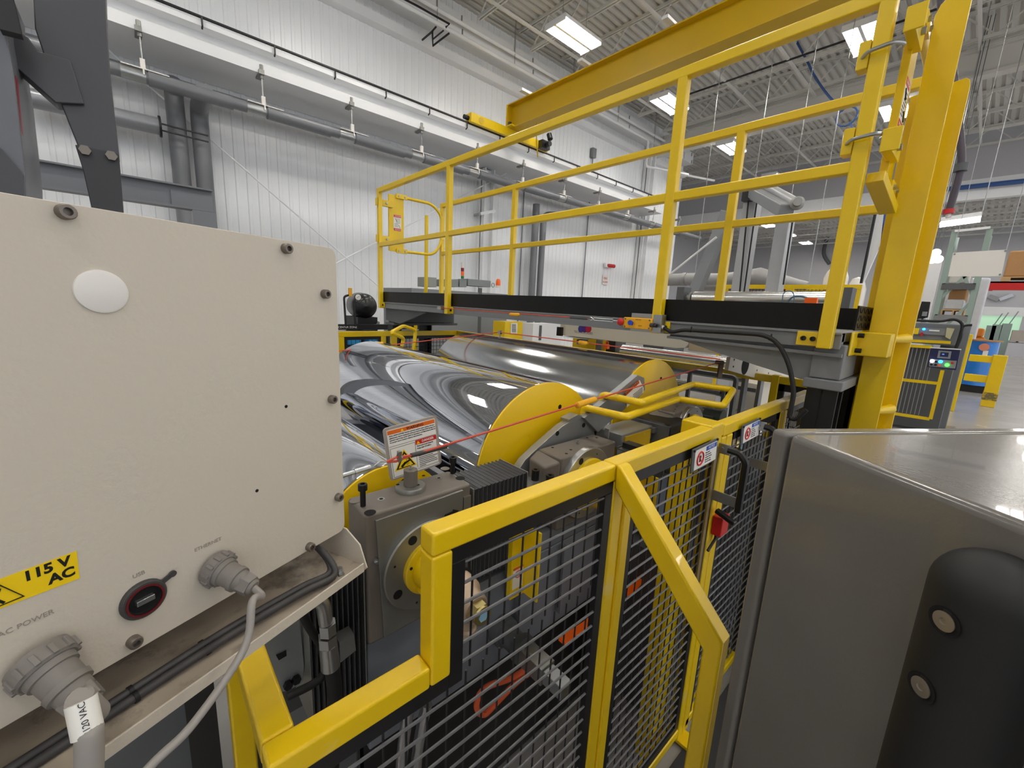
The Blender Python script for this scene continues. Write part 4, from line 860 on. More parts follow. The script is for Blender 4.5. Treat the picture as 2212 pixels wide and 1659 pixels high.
t = tag(b.build('fence_foot', YELD, bev=0.002), 'yellow foot plate on the floor under the fence post', 'foot plate')
b = MB(); b.box(-0.60, -0.50, 1.30, 1.39, 1.20, 1.305)
tag(b.build('square_post_top', YEL, bev=0.006, seg=3), 'bright yellow square tube block standing just inside the fence rail', 'post block')
# sloping brace with leg
t = thing('brace_stand', 'yellow square tube brace sloping from the fence corner down to an outer leg', 'brace')
b = MB(); BY0, BY1 = 0.786, 0.826
b.prism([(-0.500, BY0, 1.300), (-0.486, BY0, 1.297), (-0.226, BY0, 1.022), (-0.226, BY0, 0.0), (-0.262, BY0, 0.0), (-0.262, BY0, 0.985), (-0.500, BY0, 1.243)], (0, BY1-BY0, 0)); b.build('bent_tube', YELD, t, bev=0.006, seg=3)
# notice signs on the rail
for (px, lab) in ((((1497, 972), (1552, 946), (1546, 993), (1492, 1024)), 'small NOTICE plate with prohibition symbol on the first fence rail, beside the black handles'), (((1604, 920), (1643, 902), (1640, 938), (1600, 963)), 'small NOTICE plate on the farther fence rail, above the cabinet corner')):
    t = thing('notice_sign', lab, 'sign')
    c = [at(x, y, X=FX+0.012) for x, y in px]; O, Xe, Ye = c[0], c[1]-c[0], c[3]-c[0]
    Z0 = c[0][2]
    b = MB(); b.prism(c, (-0.004, 0, 0)); b.build('plate', GRYD, t, bev=0.001)
    def q(u, v, d=0.0005): return O+Xe*u+Ye*v+np.array([d, 0, 0])
    def rc(u0, u1, v0, v1, d, th, m, nm, par):
        b = MB(); b.prism([q(u0, v0, d), q(u1, v0, d), q(u1, v1, d), q(u0, v1, d)], (th, 0, 0)); return b.build(nm, m, par)
    f = rc(0.10, 0.96, 0.10, 0.93, 0.0, 0.0006, PAPER, 'sign_face', t)
    rc(0.52, 0.94, 0.13, 0.32, 0.0006, 0.0005, BLAB, 'blue_band', f)
    text('NOTICE', q(0.73, 0.225, 0.0013), tuple(Xe), tuple(-Ye), abs(Ye[2])*0.16, PAPER, f)
    for k, s in enumerate(('Keep closed!', 'Due to automatic', 'machine movement,', 'keep hands away,', 'with serious injury.')): text(s, q(0.50, 0.40+0.1*k, 0.001), tuple(Xe), tuple(-Ye), abs(Ye[2])*0.075, INK, f, align='LEFT', bold=0.0001)
    ctr = q(0.30, 0.52, 0.0012); R_ = abs(Ye[2])*0.27
    b = MB(); b.tube([ctr+R_*np.array([0, math.cos(a), math.sin(a)]) for a in np.linspace(0, 2*math.pi, 25)[:-1]], R_*0.13, n=6, closed=True); b.beam(ctr+R_*np.array([0, -0.7, 0.7]), ctr+R_*np.array([0, 0.7, -0.7]), 0.001, R_*0.16, up=Z_); b.build('prohibition_ring', RLAB, f)
    b = MB(); b.prism([ctr+R_*np.array([0, *w])-np.array([0.0006, 0, 0]) for w in ((-0.3, -0.55), (0.25, -0.55), (0.3, 0.0), (0.42, 0.3), (0.3, 0.32), (0.2, 0.1), (0.18, 0.5), (0.08, 0.5), (0.05, 0.12), (-0.02, 0.5), (-0.12, 0.48), (-0.12, 0.1), (-0.26, 0.3), (-0.34, 0.22), (-0.26, -0.1))], (0.0005, 0, 0)); b.build('hand_symbol', INK, f)
    for u, v_ in ((0.05, 0.07), (0.95, 0.03)):
        b = MB(); cc = q(u, v_, 0); b.cyl(cc, cc+np.array([0.004, 0, 0]), 0.004, n=8); b.build('sign_screw', BOLT, t)
GUARD = [o for o in ROOTS if o.name.startswith('mesh_guard')]
# door handles and interlock
def dhandle(Y, par, x1=-0.415, ztop=1.222, zbot=1.04):
    b = MB(); b.tube([(FX+0.03, Y, ztop), (x1-0.02, Y, ztop-0.002), (x1, Y, ztop-0.025), (x1+0.0, Y, zbot+0.02), (x1+0.0, Y, zbot-0.01)], 0.0115, n=8, fil=0.01); t = b.build('gate_handle', PLB, par, label='black plastic gate handle')
    b = MB(); b.box(FX, FX+0.036, Y-0.003, Y+0.003, ztop-0.018, ztop+0.016); b.build('handle_bracket', ZNC, t, bev=0.001); b = MB(); b.box(FX, x1, Y-0.003, Y+0.003, zbot-0.0, zbot+0.035); b.build('handle_bracket', ZNC, t, bev=0.001)
    b = MB(); b.cyl((FX+0.012, Y-0.003, ztop), (FX+0.012, Y-0.009, ztop), 0.006, n=8); b.build('screw', ZNC, t)
dhandle(1.375, GUARD[1])
dhandle(1.70, GUARD[2], x1=-0.425, ztop=1.245, zbot=1.08)
t = thing('interlock_switch', 'red safety interlock switch with black lever on the yellow fence post', 'switch')
c = at(1550, 1128, X=FX+0.01)
b = MB(); b.box(FX+0.001, FX+0.035, c[1]-0.025, c[1]+0.035, c[2]-0.04, c[2]+0.03); b.build('switch_body', RED, t, bev=0.004)
b = MB(); b.beam((FX+0.01, c[1]-0.03, c[2]+0.055), (FX+0.075, c[1]-0.035, c[2]+0.035), 0.02, 0.016); b.build('lever', PLB, t, bev=0.004)
b = MB(); b.tube([(FX+0.01, c[1]+0.0, c[2]-0.04), (FX+0.012, c[1], c[2]-0.06), (FX+0.01, c[1]-0.05, c[2]-0.09)], 0.005, n=8, fil=0.01); b.build('cable_stub', RUB, t)
b = MB(); b.box(FX, FX+0.006, 1.335, 1.355, 0.72, 1.23); b.build('brass_strip', mat('brassy_strip', (150, 130, 84), 0.4, metal=0.6), t)

# ================================================================ BEIGE ELECTRONICS BOX
a = math.radians(67.67); BU = np.array([-math.cos(a), math.sin(a), 0]); BN = np.array([BU[1], -BU[0], 0]); BP = at(714, 560, P=(0, 0, 0), n=(1, 0, 0)) if False else None
BP = CAM+ray(714, 560)*(0.6/FPX)
def bx(x, y, d=0.0): return at(x, y, P=BP+BN*d, n=BN)
def bl(s, z, d=0.0):
    """point on the panel: s metres along it from the right edge (negative = nearer the camera), height z"""
    q = BP+BU*s+BN*d; return np.array([q[0], q[1], z])
t = thing('electronics_box', 'large beige powder-coated electronics box with connectors and a white round cap', 'electronics box')
b = MB(); pts = []
zt0, zb0, sl, sr, rr = 1.716, 1.268, -0.62, 0.010, 0.012
for (cs_, cz_, a0) in ((sr-rr, zt0-rr, 90), (sr-rr, zb0+rr, 0)):
    for k in range(6):
        an = math.radians(a0-18*k); pts.append(bl(cs_+rr*math.cos(an), cz_+rr*math.sin(an)))
pts += [bl(sl, zb0), bl(sl, zt0)]
b.prism(pts, tuple(-BN*0.004)); b.build('front_panel', BEI, t, bev=0.0008)
b = MB(); b.prism([bl(sl, zb0+0.02, -0.004), bl(sr-0.02, zb0+0.02, -0.004), bl(sr-0.02, zt0-0.02, -0.004), bl(sl, zt0-0.02, -0.004)], tuple(-BN*0.10)); b.build('box_body', BEI, t)
for (x, y, rr_) in ((142, 458, 1), (620, 537, 1), (704, 635, 1), (719, 862, 1), (733, 1073, 1), (671, 1180, 1), (291, 1384, 1)):
    b = MB(); bolt(b, bx(x-4, y), BN, 0.0064, 0.0085, 0.0032); b.build('panel_screw', BOLG, t)
for (x, y) in ((618, 878), (555, 1060)):
    b = MB(); b.lathe(bx(x, y, 0.0001), BN, [(0, 0.0022), (0.0003, 0.0022), (0.0003, 0)], n=10, cap=False); b.build('screw_hole', HOLE, t)
b = MB(); b.lathe(bx(219, 630, 0.0), BN, [(0, 0.0195), (0.0018, 0.0192), (0.0026, 0.017), (0.003, 0.0)], n=40, cap=False); b.build('white_round_cap', WPL, t)
# labels printed on the panel
UPZ = (0, 0, 1); SD = tuple(BU)
b = MB(); L0 = [bx(-40, 1265, 0.0002), bx(165, 1190, 0.0002), bx(172, 1249, 0.0002), bx(-40, 1330, 0.0002)]; b.prism(L0, tuple(BN*0.0004)); yl = b.build('voltage_sticker', YLAB, t)
text('115 V', bx(102, 1229, 0.0007), SD, UPZ, 0.0125, INK, yl, bold=0.0005); text('AC', bx(134, 1243, 0.0007), SD, UPZ, 0.0125, INK, yl, bold=0.0005)
c = bx(2, 1288, 0.0007); b = MB(); tv = [c+BU*u+np.array([0, 0, w]) for u, w in ((-0.012, -0.008), (0.012, -0.008), (0, 0.011))]
b.tube(tv, 0.0009, n=5, closed=True); b.beam(c+np.array([0, 0, 0.007]), c+BU*-0.003+np.array([0, 0, -0.001]), 0.002, 0.0006, up=tuple(BN)); b.beam(c+BU*-0.003+np.array([0, 0, -0.001]), c+BU*0.001+np.array([0, 0, -0.007]), 0.002, 0.0006, up=tuple(BN)); b.build('hazard_triangle', INK, yl)
text('ETHERNET', bx(450, 1176, 0.0003), SD, UPZ, 0.0062, mat('engraved_grey', (150, 140, 128), 0.6), t, name='engraved_text'); text('USB', bx(300, 1241, 0.0003), SD, UPZ, 0.0062, MATS['engraved_grey'], t, name='engraved_text'); text('AC POWER', bx(58, 1346, 0.0003), SD, UPZ, 0.0066, MATS['engraved_grey'], t, name='engraved_text')
# USB port
P = bx(309, 1293)
u = MB(); u.lathe(P, BN, [(0, 0.0205), (0.003, 0.0205), (0.005, 0.019), (0.005, 0.0155)], n=36, cap=False); u = u.build('usb_port', CBLD, t)
b = MB(); b.lathe(P+BN*0.005, BN, [(0, 0.0168), (0.0012, 0.0168), (0.0012, 0.0148), (0, 0.0148)], n=36, cap=False); b.build('red_seal', mat('dark_red_seal', (96, 20, 24), 0.45), u)
b = MB(); b.lathe(P+BN*0.0008, BN, [(0.003, 0.0155), (0.0035, 0.0148), (0.001, 0.0135), (0.001, 0)], n=30, cap=False); b.build('port_recess', HOLE, u)
b = MB(); b.beam(P+BN*0.004-BU*0.008, P+BN*0.004+BU*0.008, 0.006, 0.006, up=tuple(BN)); b.build('usb_socket', ZNC, u, bev=0.0008)
b = MB(); b.beam(P+BN*0.003+BU*0.015+np.array([0, 0, 0.009]), P+BN*0.003+BU*0.027+np.array([0, 0, 0.014]), 0.005, 0.002, up=tuple(BN)); b.cyl(P+BN*0.002+BU*0.027+np.array([0, 0, 0.014]), P+BN*0.0045+BU*0.027+np.array([0, 0, 0.014]), 0.0035, n=12); b.build('cap_tether', CBLD, u)
# round connectors with their plugs
def connector(nm, P, ax, sc, lab):
    u = thing(nm, lab, 'plug')
    b = MB(); b.lathe(P-ax*0.001, ax, [(0, 0.0215*sc), (0.004*sc, 0.022*sc), (0.013*sc, 0.022*sc), (0.015*sc, 0.0195*sc), (0.015*sc, 0.010*sc)], n=40, cap=False); b.build('coupling_ring', CONG, u)
    a = V(ax).orthogonal().normalized(); c = V(ax).cross(a)
    for k in range(12):
        w = 2*math.pi*k/12; q = V(P)+(a*math.cos(w)+c*math.sin(w))*0.0222*sc; b = MB(); b.beam(q+V(ax)*0.003*sc, q+V(ax)*0.013*sc, 0.004*sc, 0.003*sc, up=tuple(a*math.cos(w)+c*math.sin(w))); b.build('ring_rib', CONG, u, bev=0.0005)
    b = MB(); b.lathe(P+ax*0.014*sc, ax, [(0, 0.018*sc), (0.006*sc, 0.0175*sc), (0.0065*sc, 0.0155*sc), (0.020*sc, 0.015*sc), (0.0205*sc, 0.0165*sc), (0.026*sc, 0.016*sc), (0.0265*sc, 0.0135*sc), (0.034*sc, 0.013*sc)], n=32, cap=False); b.build('plug_body', CONG, u)
    b = MB(); b.cyl(P+ax*0.046*sc, P+ax*0.060*sc, 0.0145*sc, n=6, r2=0.0135*sc); b.cyl(P+ax*0.060*sc, P+ax*0.064*sc, 0.011*sc, n=20, r2=0.008*sc); b.build('gland_nut', CONG, u, bev=0.0008)
    return u, P+ax*0.062*sc
E1_ = bx(463, 1224); axE = BN*0.94+BU*0.22+np.array([0, 0, -0.30]); axE /= np.linalg.norm(axE)
pu, e = connector('ethernet_plug', E1_, axE, 0.92, 'grey screw-on ethernet plug on the beige box')
b = MB(); P1 = at(545, 1300, P=BP+BN*0.075, n=BN); P2 = at(528, 1400, P=BP+BN*0.09, n=BN); P3 = at(420, 1560, P=BP+BN*0.10, n=BN); P4 = at(325, 1655, P=BP+BN*0.10, n=BN); P5 = at(200, 1800, P=BP+BN*0.10, n=BN)
b.tube([e, e+axE*0.012+np.array([0, 0, -0.006]), P1, P2, P3, P4, P5], 0.0042, n=12, sub=8); b.build('grey_cable', CBLG, pu)
A1_ = bx(82, 1423); axA = BN*0.80+BU*0.18+np.array([0, 0, -0.52]); axA /= np.linalg.norm(axA)
pa, e = connector('power_plug', A1_, axA, 1.05, 'big grey screw-on AC power plug low on the beige box')
b = MB(); P1 = at(175, 1515, P=BP+BN*0.07, n=BN); P2 = at(193, 1600, P=BP+BN*0.085, n=BN); P3 = at(190, 1760, P=BP+BN*0.09, n=BN)
Pm = P1+(P2-P1)*0.5; b.tube([e, e+axA*0.008, P1-(P2-P1)*0.05, P1, P1+(P2-P1)*0.25, Pm, P1+(P2-P1)*0.75, P2, P3], 0.0095, n=16, sub=8); b.build('power_cable', CBLG, pa)
b = MB(); S0 = P1-(P2-P1)*0.02; S1 = P1+(P2-P1)*0.82; b.cyl(S0, S1, 0.0102, n=24); ws = b.build('cable_label', PAPER, pa)
vw = CAM-(S0+S1)/2; vw /= np.linalg.norm(vw); text('120 VAC', (S0+S1)/2+vw*0.0107, tuple(S0-S1), tuple(np.cross(vw, S0-S1)), 0.0062, INK, ws)
# tray under the panel
t = thing('cable_tray', 'dusty beige sheet metal tray carrying dark cables under the beige box', 'cable tray')
D0, D1 = -0.10, 0.045
zl = 1.213
def tr(s, z, d): return bl(s, z, d)
b = MB(); b.prism([tr(-0.75, zl, D0), tr(0.012, zl, D0), tr(0.012, zl, D1), tr(-0.75, zl, D1)], (0, 0, -0.003)); b.prism([tr(-0.75, zl, D0), tr(0.012, zl, D0), tr(0.012, zb0+0.03, D0), tr(-0.75, zb0+0.03, D0)], tuple(-BN*0.003)); b.build('tray_floor', BEID, t)
b = MB(); b.prism([tr(-0.75, zl+0.012, D1), tr(0.004, zl+0.012, D1), tr(0.004, zl-0.003, D1), tr(-0.75, zl-0.003, D1)], tuple(BN*0.0025)); b.prism([tr(0.012, zl-0.003, D0), tr(0.012, zb0, D0), tr(0.012, zb0, 0.0), tr(0.012, zb0-0.02, 0.03), tr(0.012, zl-0.003, D1)], tuple(BU*0.0025)); b.build('tray_lip', BEI, t, bev=0.0006)
b = MB(); b.lathe(bl(-0.235, zl+0.028, D0+0.0006), tuple(BN), [(0, 0.022), (0.0008, 0.022), (0.0008, 0)], n=30, cap=False); b.build('cable_cutout', HOLE, t)
for k, (z, r_, d_) in enumerate(((zl+0.008, 0.0048, 0.012), (zl+0.006, 0.005, 0.022))):
    b = MB(); b.tube([tr(-0.78, z-0.004, d_-0.03), tr(-0.4, z-0.002, d_-0.02), tr(-0.2, z+0.004, d_-0.012), tr(-0.09, z+0.006, d_+0.0), tr(-0.035, z+0.002, d_+0.003), tr(-0.03, z+0.03, d_-0.03), tr(-0.04, z+0.05, d_-0.08)], r_, n=10, sub=6)
    cbl = thing('tray_cable', ('dark grey cable lying in the beige tray, upper of the two', 'dark grey cable lying in the beige tray, lower of the two')[k], 'cable'); b.build('cable', CBLD, cbl)
    b = MB()
    for s_ in (-0.28, -0.21): b = MB(); b.lathe(tr(s_, z+0.001, d_-0.016), tuple(BU), [(0, r_+0.0012), (0.004, r_+0.0012)], n=12); b.build('cable_tie', RUB, cbl)
b = MB(); c = tr(-0.02, zl, 0.018); b.cyl(c, c+np.array([0, 0, 0.008]), 0.005, n=12); b.box(c[0]-0.012, c[0]+0.012, c[1]-0.004, c[1]+0.004, c[2], c[2]+0.003); b.build('clamp_screw', ZNC, t)

# ================================================================ GREY CABINET AND BLACK HANDLE
a = math.radians(32.99); CU_ = np.array([-math.cos(a), math.sin(a), 0]); CN = np.array([-CU_[1], CU_[0], 0])   # CU_ along the face to the left, CN out of the face to the viewer
CP = CAM+ray(1700, 934)*(0.6/FPX)
def cb(s, z, d=0.0):
    q = CP-CU_*s+CN*d; return np.array([q[0], q[1], z])
ZT = CP[2]
t = thing('grey_cabinet', 'big grey painted steel cabinet close at the right with rounded edges', 'cabinet')
b = MB(); b.prism([cb(0.004, ZT, 0), cb(0.75, ZT, 0), cb(0.75, ZT, -0.5), cb(0.004, ZT, -0.5)], (0, 0, -ZT+0.1)); b.build('front_body', GRYC, t, bev=0.010, seg=4)
b = MB(); b.prism([cb(-0.030, ZT-0.0015, 0), cb(-0.001, ZT-0.0015, 0), cb(-0.001, ZT-0.0015, -0.5), cb(-0.030, ZT-0.0015, -0.5)], (0, 0, -ZT+0.1)); b.build('side_flange', GRYC, t, bev=0.008, seg=3)
b = MB(); b.prism([cb(-0.02, ZT-0.012, -0.012), cb(0.02, ZT-0.012, -0.012), cb(0.02, ZT-0.012, -0.49), cb(-0.02, ZT-0.012, -0.49)], (0, 0, -ZT+0.12)); b.build('seam_gasket', RUB, t)
b = MB(); b.prism([cb(0.0, 0.1, -0.02), cb(0.74, 0.1, -0.02), cb(0.74, 0.1, -0.48), cb(0.0, 0.1, -0.48)], (0, 0, -0.1)); b.build('plinth', BLK, t)
cabt = t
HP = CAM+ray(2146, 1290)*(0.36/FPX); hr = 0.041
b = MB(); prof = [(-0.75, hr), (0.0, hr)]+[(0.001+hr*math.sin(w)*0.95, hr*math.cos(w)) for w in np.linspace(0.1, math.pi/2, 9)]
b.lathe((HP[0], HP[1], HP[2]), Z_, prof, n=48, cap=False)
b.v = [V((HP[0], HP[1], 0))+V((v[0]-HP[0], v[1]-HP[1], v[2])) for v in b.v]
hd = b.build('pull_handle', RUB, cabt, label='thick black rubber pull handle')
fw = CAM-HP; fw[2] = 0; fw /= np.linalg.norm(fw)
for (x, y) in ((2040, 1342), (1990, 1484)):
    d = ray(x, y); o = CAM-np.array([HP[0], HP[1], 0]); A_ = d[0]**2+d[1]**2; B_ = 2*(o[0]*d[0]+o[1]*d[1]); C0 = o[0]**2+o[1]**2-hr*hr
    tt = (-B_-math.sqrt(B_*B_-4*A_*C0))/(2*A_); c = CAM+d*tt; n_ = np.array([c[0]-HP[0], c[1]-HP[1], 0]); n_ /= np.linalg.norm(n_)
    b = MB(); b.lathe(c, n_, [(0.0005, 0.0125), (-0.0002, 0.0105), (-0.0003, 0.0)], n=24, cap=False); b.build('screw_well', HOLE, hd)
    b = MB(); b.lathe(c+n_*0.0003, n_, [(0, 0.0085), (0.001, 0.0085), (0.0012, 0.003), (-0.0, 0.0026), (0, 0)], n=24, cap=False); b.build('socket_screw', mat('nickel_screw', (168, 160, 150), 0.35, metal=0.8) if 'nickel_screw' not in MATS else MATS['nickel_screw'], hd)
t = thing('sheet_edge', 'tan and navy sheet edge at the lower right corner beside the black handle', 'panel')
b = MB(); pp = [CAM+ray(x, y)*(0.42/FPX) for x, y in ((2225, 1400), (2218, 1520), (2160, 1700), (2085, 1700), (2200, 1330))]
pp = [np.array([p[0], p[1], p[2]]) for p in pp]; b.prism(pp, tuple(ray(2160, 1600)/FPX*0.02)); b.build('tan_edge', mat('tan_sheet', (170, 146, 126), 0.5), t)
b = MB(); pp = [CAM+ray(x, y)*(0.43/FPX) for x, y in ((2260, 1440), (2260, 1700), (2150, 1700), (2212, 1520))]; b.prism(pp, tuple(ray(2200, 1600)/FPX*0.02)); b.build('navy_sheet', NAVY, t)

# ================================================================ DARK HOPPER POST AND STEEL BEAM, UPPER LEFT
t = thing('steel_hopper', 'dark grey sheet steel hopper with bent leg and red edge, behind the beige box', 'hopper')
HX = -1.6
b = MB(); b.prism([at(x, y, X=HX) for x, y in ((60, -200), (223, -200), (230, 60), (238, 160), (258, 335), (170, 320), (128, 215), (95, 120), (75, 60))], (-0.10, 0, 0)); b.build('upper_leg', mat('dark_hopper_paint', (70, 70, 74), 0.4, noise=0.06, nscale=4), t, bev=0.003)
b = MB(); b.prism([at(x, y, X=HX+0.006) for x, y in ((162, 312), (257, 332), (268, 470), (200, 460), (180, 370))], (-0.08, 0, 0)); b.build('lower_leg', mat('dark_leg_paint', (50, 50, 52), 0.45), t, bev=0.002)
for x, y in ((184, 326), (241, 338)):
    b = MB(); c = at(x, y, X=HX+0.006); b.cyl(c, c+np.array([0.012, 0, 0]), 0.012, n=6); b.build('joint_bolt', BOLG, t)
b = MB(); b.prism([at(x, y, X=HX+0.012) for x, y in ((-60, 10), (60, 80), (82, 110), (152, 128), (182, 225), (120, 222), (40, 150), (-60, 130))], (-0.06, 0, 0)); b.build('cross_arm', MATS['dark_hopper_paint'], t, bev=0.003)
b = MB(); b.prism([at(x, y, X=HX+0.10) for x, y in ((-150, -60), (6, -60), (12, 60), (30, 160), (50, 330), (55, 376), (57, 480), (-150, 480))], (-0.25, 0, 0)); b.build('body_sheet', mat('hopper_sheet', (104, 106, 112), 0.35, noise=0.05), t, bev=0.003)
b = MB(); b.prism([at(x, y, X=HX+0.112) for x, y in ((-150, 290), (0, 318), (50, 378), (52, 480), (-150, 480))], (-0.01, 0, 0)); b.build('lower_fold', MATS['dark_hopper_paint'], t)
b = MB(); b.prism([at(x, y, X=HX+0.09) for x, y in ((22, 150), (34, 165), (46, 280), (57, 410), (51, 410), (40, 290))], (-0.02, 0, 0)); b.build('red_edge', mat('dark_red_paint', (140, 20, 36), 0.4), t)
b = MB(); b.beam(at(0, -30, X=HX+0.13), at(26, 75, X=HX+0.13), 0.03, 0.03); b.build('black_strut', BLK, t)
t = thing('steel_beam', 'grey steel I-beam with corner post, behind the dark hopper leg', 'beam')
BXX = -3.0
A = at(40, 368, X=BXX); B = at(458, 437, X=BXX); zc = (A[2]+B[2])/2
z1_, z0_ = 2.195, 2.075
b = MB(); b.box(BXX-0.08, BXX, -1.2, 0.385, z1_-0.008, z1_); b.box(BXX-0.08, BXX, -1.2, 0.385, z0_, z0_+0.008); b.box(BXX-0.044, BXX-0.036, -1.2, 0.385, z0_, z1_); b.box(BXX-0.03, BXX-0.026, 0.20, 0.385, z0_-0.0, z1_-0.03); b.build('beam', PIPG, t)
b = MB(); b.box(BXX-0.08, BXX+0.002, 0.285, 0.39, 0.0, z0_-0.001); b.build('corner_post', PIPG, t, bev=0.002)

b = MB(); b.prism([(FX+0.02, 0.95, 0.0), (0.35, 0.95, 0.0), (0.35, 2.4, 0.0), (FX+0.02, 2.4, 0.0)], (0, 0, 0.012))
tag(b.build('floor_shade_sheet', mat('dark_floor_shade', (48, 48, 50), 0.8), bev=0.002), 'dark sheet giving the shade on the concrete outside the fence, under the fence foot', 'floor shade')  # dark sheet laid in to stand for shade on this floor

# ================================================================ MACHINE BODY UNDER THE ROLLS
t = thing('roll_stand', 'blue-grey machine side frame under the roll housings, seen through the mesh', 'machine frame')
BGR = mat('blue_grey_machine', (112, 116, 124), 0.45, noise=0.08, nscale=5)
b = MB(); b.box(-0.98, -0.822, 0.33, 1.95, 0.55, 0.862); b.box(-0.93, -0.825, 0.83, 1.95, 0.862, 0.925); b.build('side_plate', BGR, t, bev=0.004)
b = MB(); b.box(-0.98, -0.86, 0.33, 1.95, 0.05, 0.55); b.build('lower_panel', BLK, t)
b = MB(); b.box(-2.62, -2.5, 0.1, 2.2, 0.0, 0.8); b.build('far_side_plate', BGR, t, bev=0.004)
b = MB(); b.box(-2.5, -0.98, 0.2, 2.0, 0.0, 0.35); b.build('base', BLK, t)
b = MB(); b.box(-2.4, -0.70, 1.98, 2.7, 0.0, 0.95); b.build('rear_body', GRYD, t)
b = MB(); b.box(-0.82, -0.64, 1.42, 2.7, 0.0, 0.72); b.build('drive_body', GRYD, t)
for (y0, y1, lab) in ((0.80, 0.812, 0), (1.0, 1.01, 0), (1.5, 1.512, 0)):
    b = MB(); b.box(-0.822, -0.80, y0, y1, 0.60, 0.86); b.build('stiffener', BGR, t)
for y in (0.72, 1.36):
    b = MB(); b.box(-0.80, -0.775, y+0.015, y+0.075, 0.80, 1.02); b.box(-0.80, -0.72, y+0.069, y+0.075, 0.80, 1.02); g = b.build('yellow_guide', YEL, t, bev=0.001)
    b = MB(); b.box(-0.775, -0.7745, y+0.022, y+0.062, 0.83, 0.90); s = b.build('guide_label', PAPER, g)
    b = MB(); b.box(-0.7745, -0.7742, y+0.022, y+0.062, 0.892, 0.90); b.build('orange_band', OLAB, s)
    c = (-0.7738, y+0.042, 0.876); b = MB(); b.tube([(c[0], c[1]+0.011*math.cos(a), c[2]+0.011*math.sin(a)) for a in np.linspace(0, 2*math.pi, 17)[:-1]], 0.0012, n=5, closed=True); b.build('prohibition_ring', RLAB, s)
# the square post that shows above the rail stands on the floor
b = MB(); b.box(-0.60, -0.545, 1.26, 1.37, 0, 1.19); tag(b.build('inner_post', YEL, bev=0.003), 'wide yellow post standing on the floor just behind the mesh of the second guard panel', 'post')
t = thing('linear_actuator', 'dark grey actuator with bolted collar and pale end block behind the nearest mesh panel', 'actuator')
A = at(1090, 1365, X=-0.80); ya, za = A[1], A[2]
b = MB(); b.lathe((-0.82, ya, za), X_, [(0, 0.045), (0.03, 0.045), (0.03, 0.033), (0.09, 0.033), (0.09, 0.042), (0.11, 0.042), (0.11, 0.02)], n=28); b.build('barrel', GRYD, t)
b = MB(); b.box(-0.71, -0.62, ya-0.026, ya+0.026, za-0.03, za+0.022); b.build('collar_block', STL, t, bev=0.002)
b = MB(); b.box(-0.62, -0.555, ya-0.02, ya+0.02, za-0.025, za+0.015); b.build('end_block', GALV, t, bev=0.002)
for y in (ya-0.018, ya+0.018):
    for x in (-0.70, -0.67):
        b = MB(); b.cyl((x, y, za+0.022), (x, y, za+0.03), 0.005, n=6); b.build('collar_bolt', ZNC, t)
t = thing('orange_hose', 'orange hose loop hanging behind the nearest mesh panel', 'hose')
b = MB(); b.tube([at(x, y, X=-0.74) for x, y in ((1160, 1428), (1110, 1462), (1060, 1480), (1036, 1500), (1030, 1530), (1046, 1543), (1075, 1515), (1120, 1470), (1165, 1440))], 0.0085, n=8, sub=4); b.build('hose_loop', mat('orange_hose', (226, 98, 56), 0.45), t)
t = thing('orange_hose', 'orange strap sloping up behind the mesh near the sloping brace', 'strap')
b = MB(); P = [at(x, y, X=-0.74) for x, y in ((1215, 1385), (1265, 1352), (1365, 1270), (1420, 1215))]
for i in range(3): b.beam(P[i], P[i+1], 0.012, 0.028, up=X_, ext=0.003)
b.build('strap', ORG, t)
t = thing('hydraulic_fitting', 'silver elbow fitting with hex nuts and black hose below the beige tray', 'fitting')
X0 = -0.74
b = MB(); b.tube([at(672, 1290, X=X0), at(697, 1300, X=X0), at(704, 1345, X=X0)], 0.013, n=14, fil=0.015); b.build('elbow', ZNC, t)
for (ya_, yb_, r_) in ((1345, 1368, 0.0165), (1372, 1392, 0.018)):
    b = MB(); b.cyl(at(707, ya_, X=X0), at(709, yb_, X=X0), r_, n=6); b.build('hex_nut', ZNC, t)
b = MB(); b.cyl(at(709, 1392, X=X0), at(714, 1440, X=X0), 0.0165, n=18, r2=0.018); b.build('ferrule', ZNC, t)
b = MB(); b.tube([at(714, 1435, X=X0), at(722, 1480, X=X0), at(722, 1540, X=X0), at(715, 1700, X=X0)], 0.0145, n=12, sub=4); b.build('black_hose', RUB, t)
b = MB(); b.prism([at(x, y, X=X0-0.02) for x, y in ((733, 1388), (765, 1370), (769, 1405), (735, 1432))], (-0.03, 0, 0)); b.build('clamp_bracket', ZNC, t)
b = MB(); b.tube([at(653, 1325, X=X0-0.03), at(668, 1355, X=X0-0.03), at(695, 1400, X=X0-0.03), at(700, 1450, X=X0-0.03), at(680, 1475, X=X0-0.03), at(620, 1505, X=X0-0.03)], 0.008, n=10, sub=4)
tag(b.build('black_hose', RUB), 'thin black hose curving beside the silver elbow fitting', 'hose')
t = thing('side_bracket', 'grey-green steel bracket plate with square hole and bolts, inside the yellow fence corner', 'bracket')
b = MB(); b.prism([at(x, y, X=-0.84) for x, y in ((560, 1340), (648, 1330), (658, 1440), (654, 1475), (625, 1492), (585, 1500))], (-0.02, 0, 0)); b.build('plate', GALV, t, bev=0.002)
for (x, y) in ((639, 1465), (621, 1477)):
    b = MB(); c = at(x, y, X=-0.839); b.cyl(c, c+np.array([0.01, 0, 0]), 0.009, n=6); b.build('bolt', BOLT, t)
b = MB(); b.prism([at(x, y, X=-0.8385) for x, y in ((596, 1415), (618, 1405), (619, 1416), (602, 1426))], (0.001, 0, 0)); b.build('slot', HOLE, t)
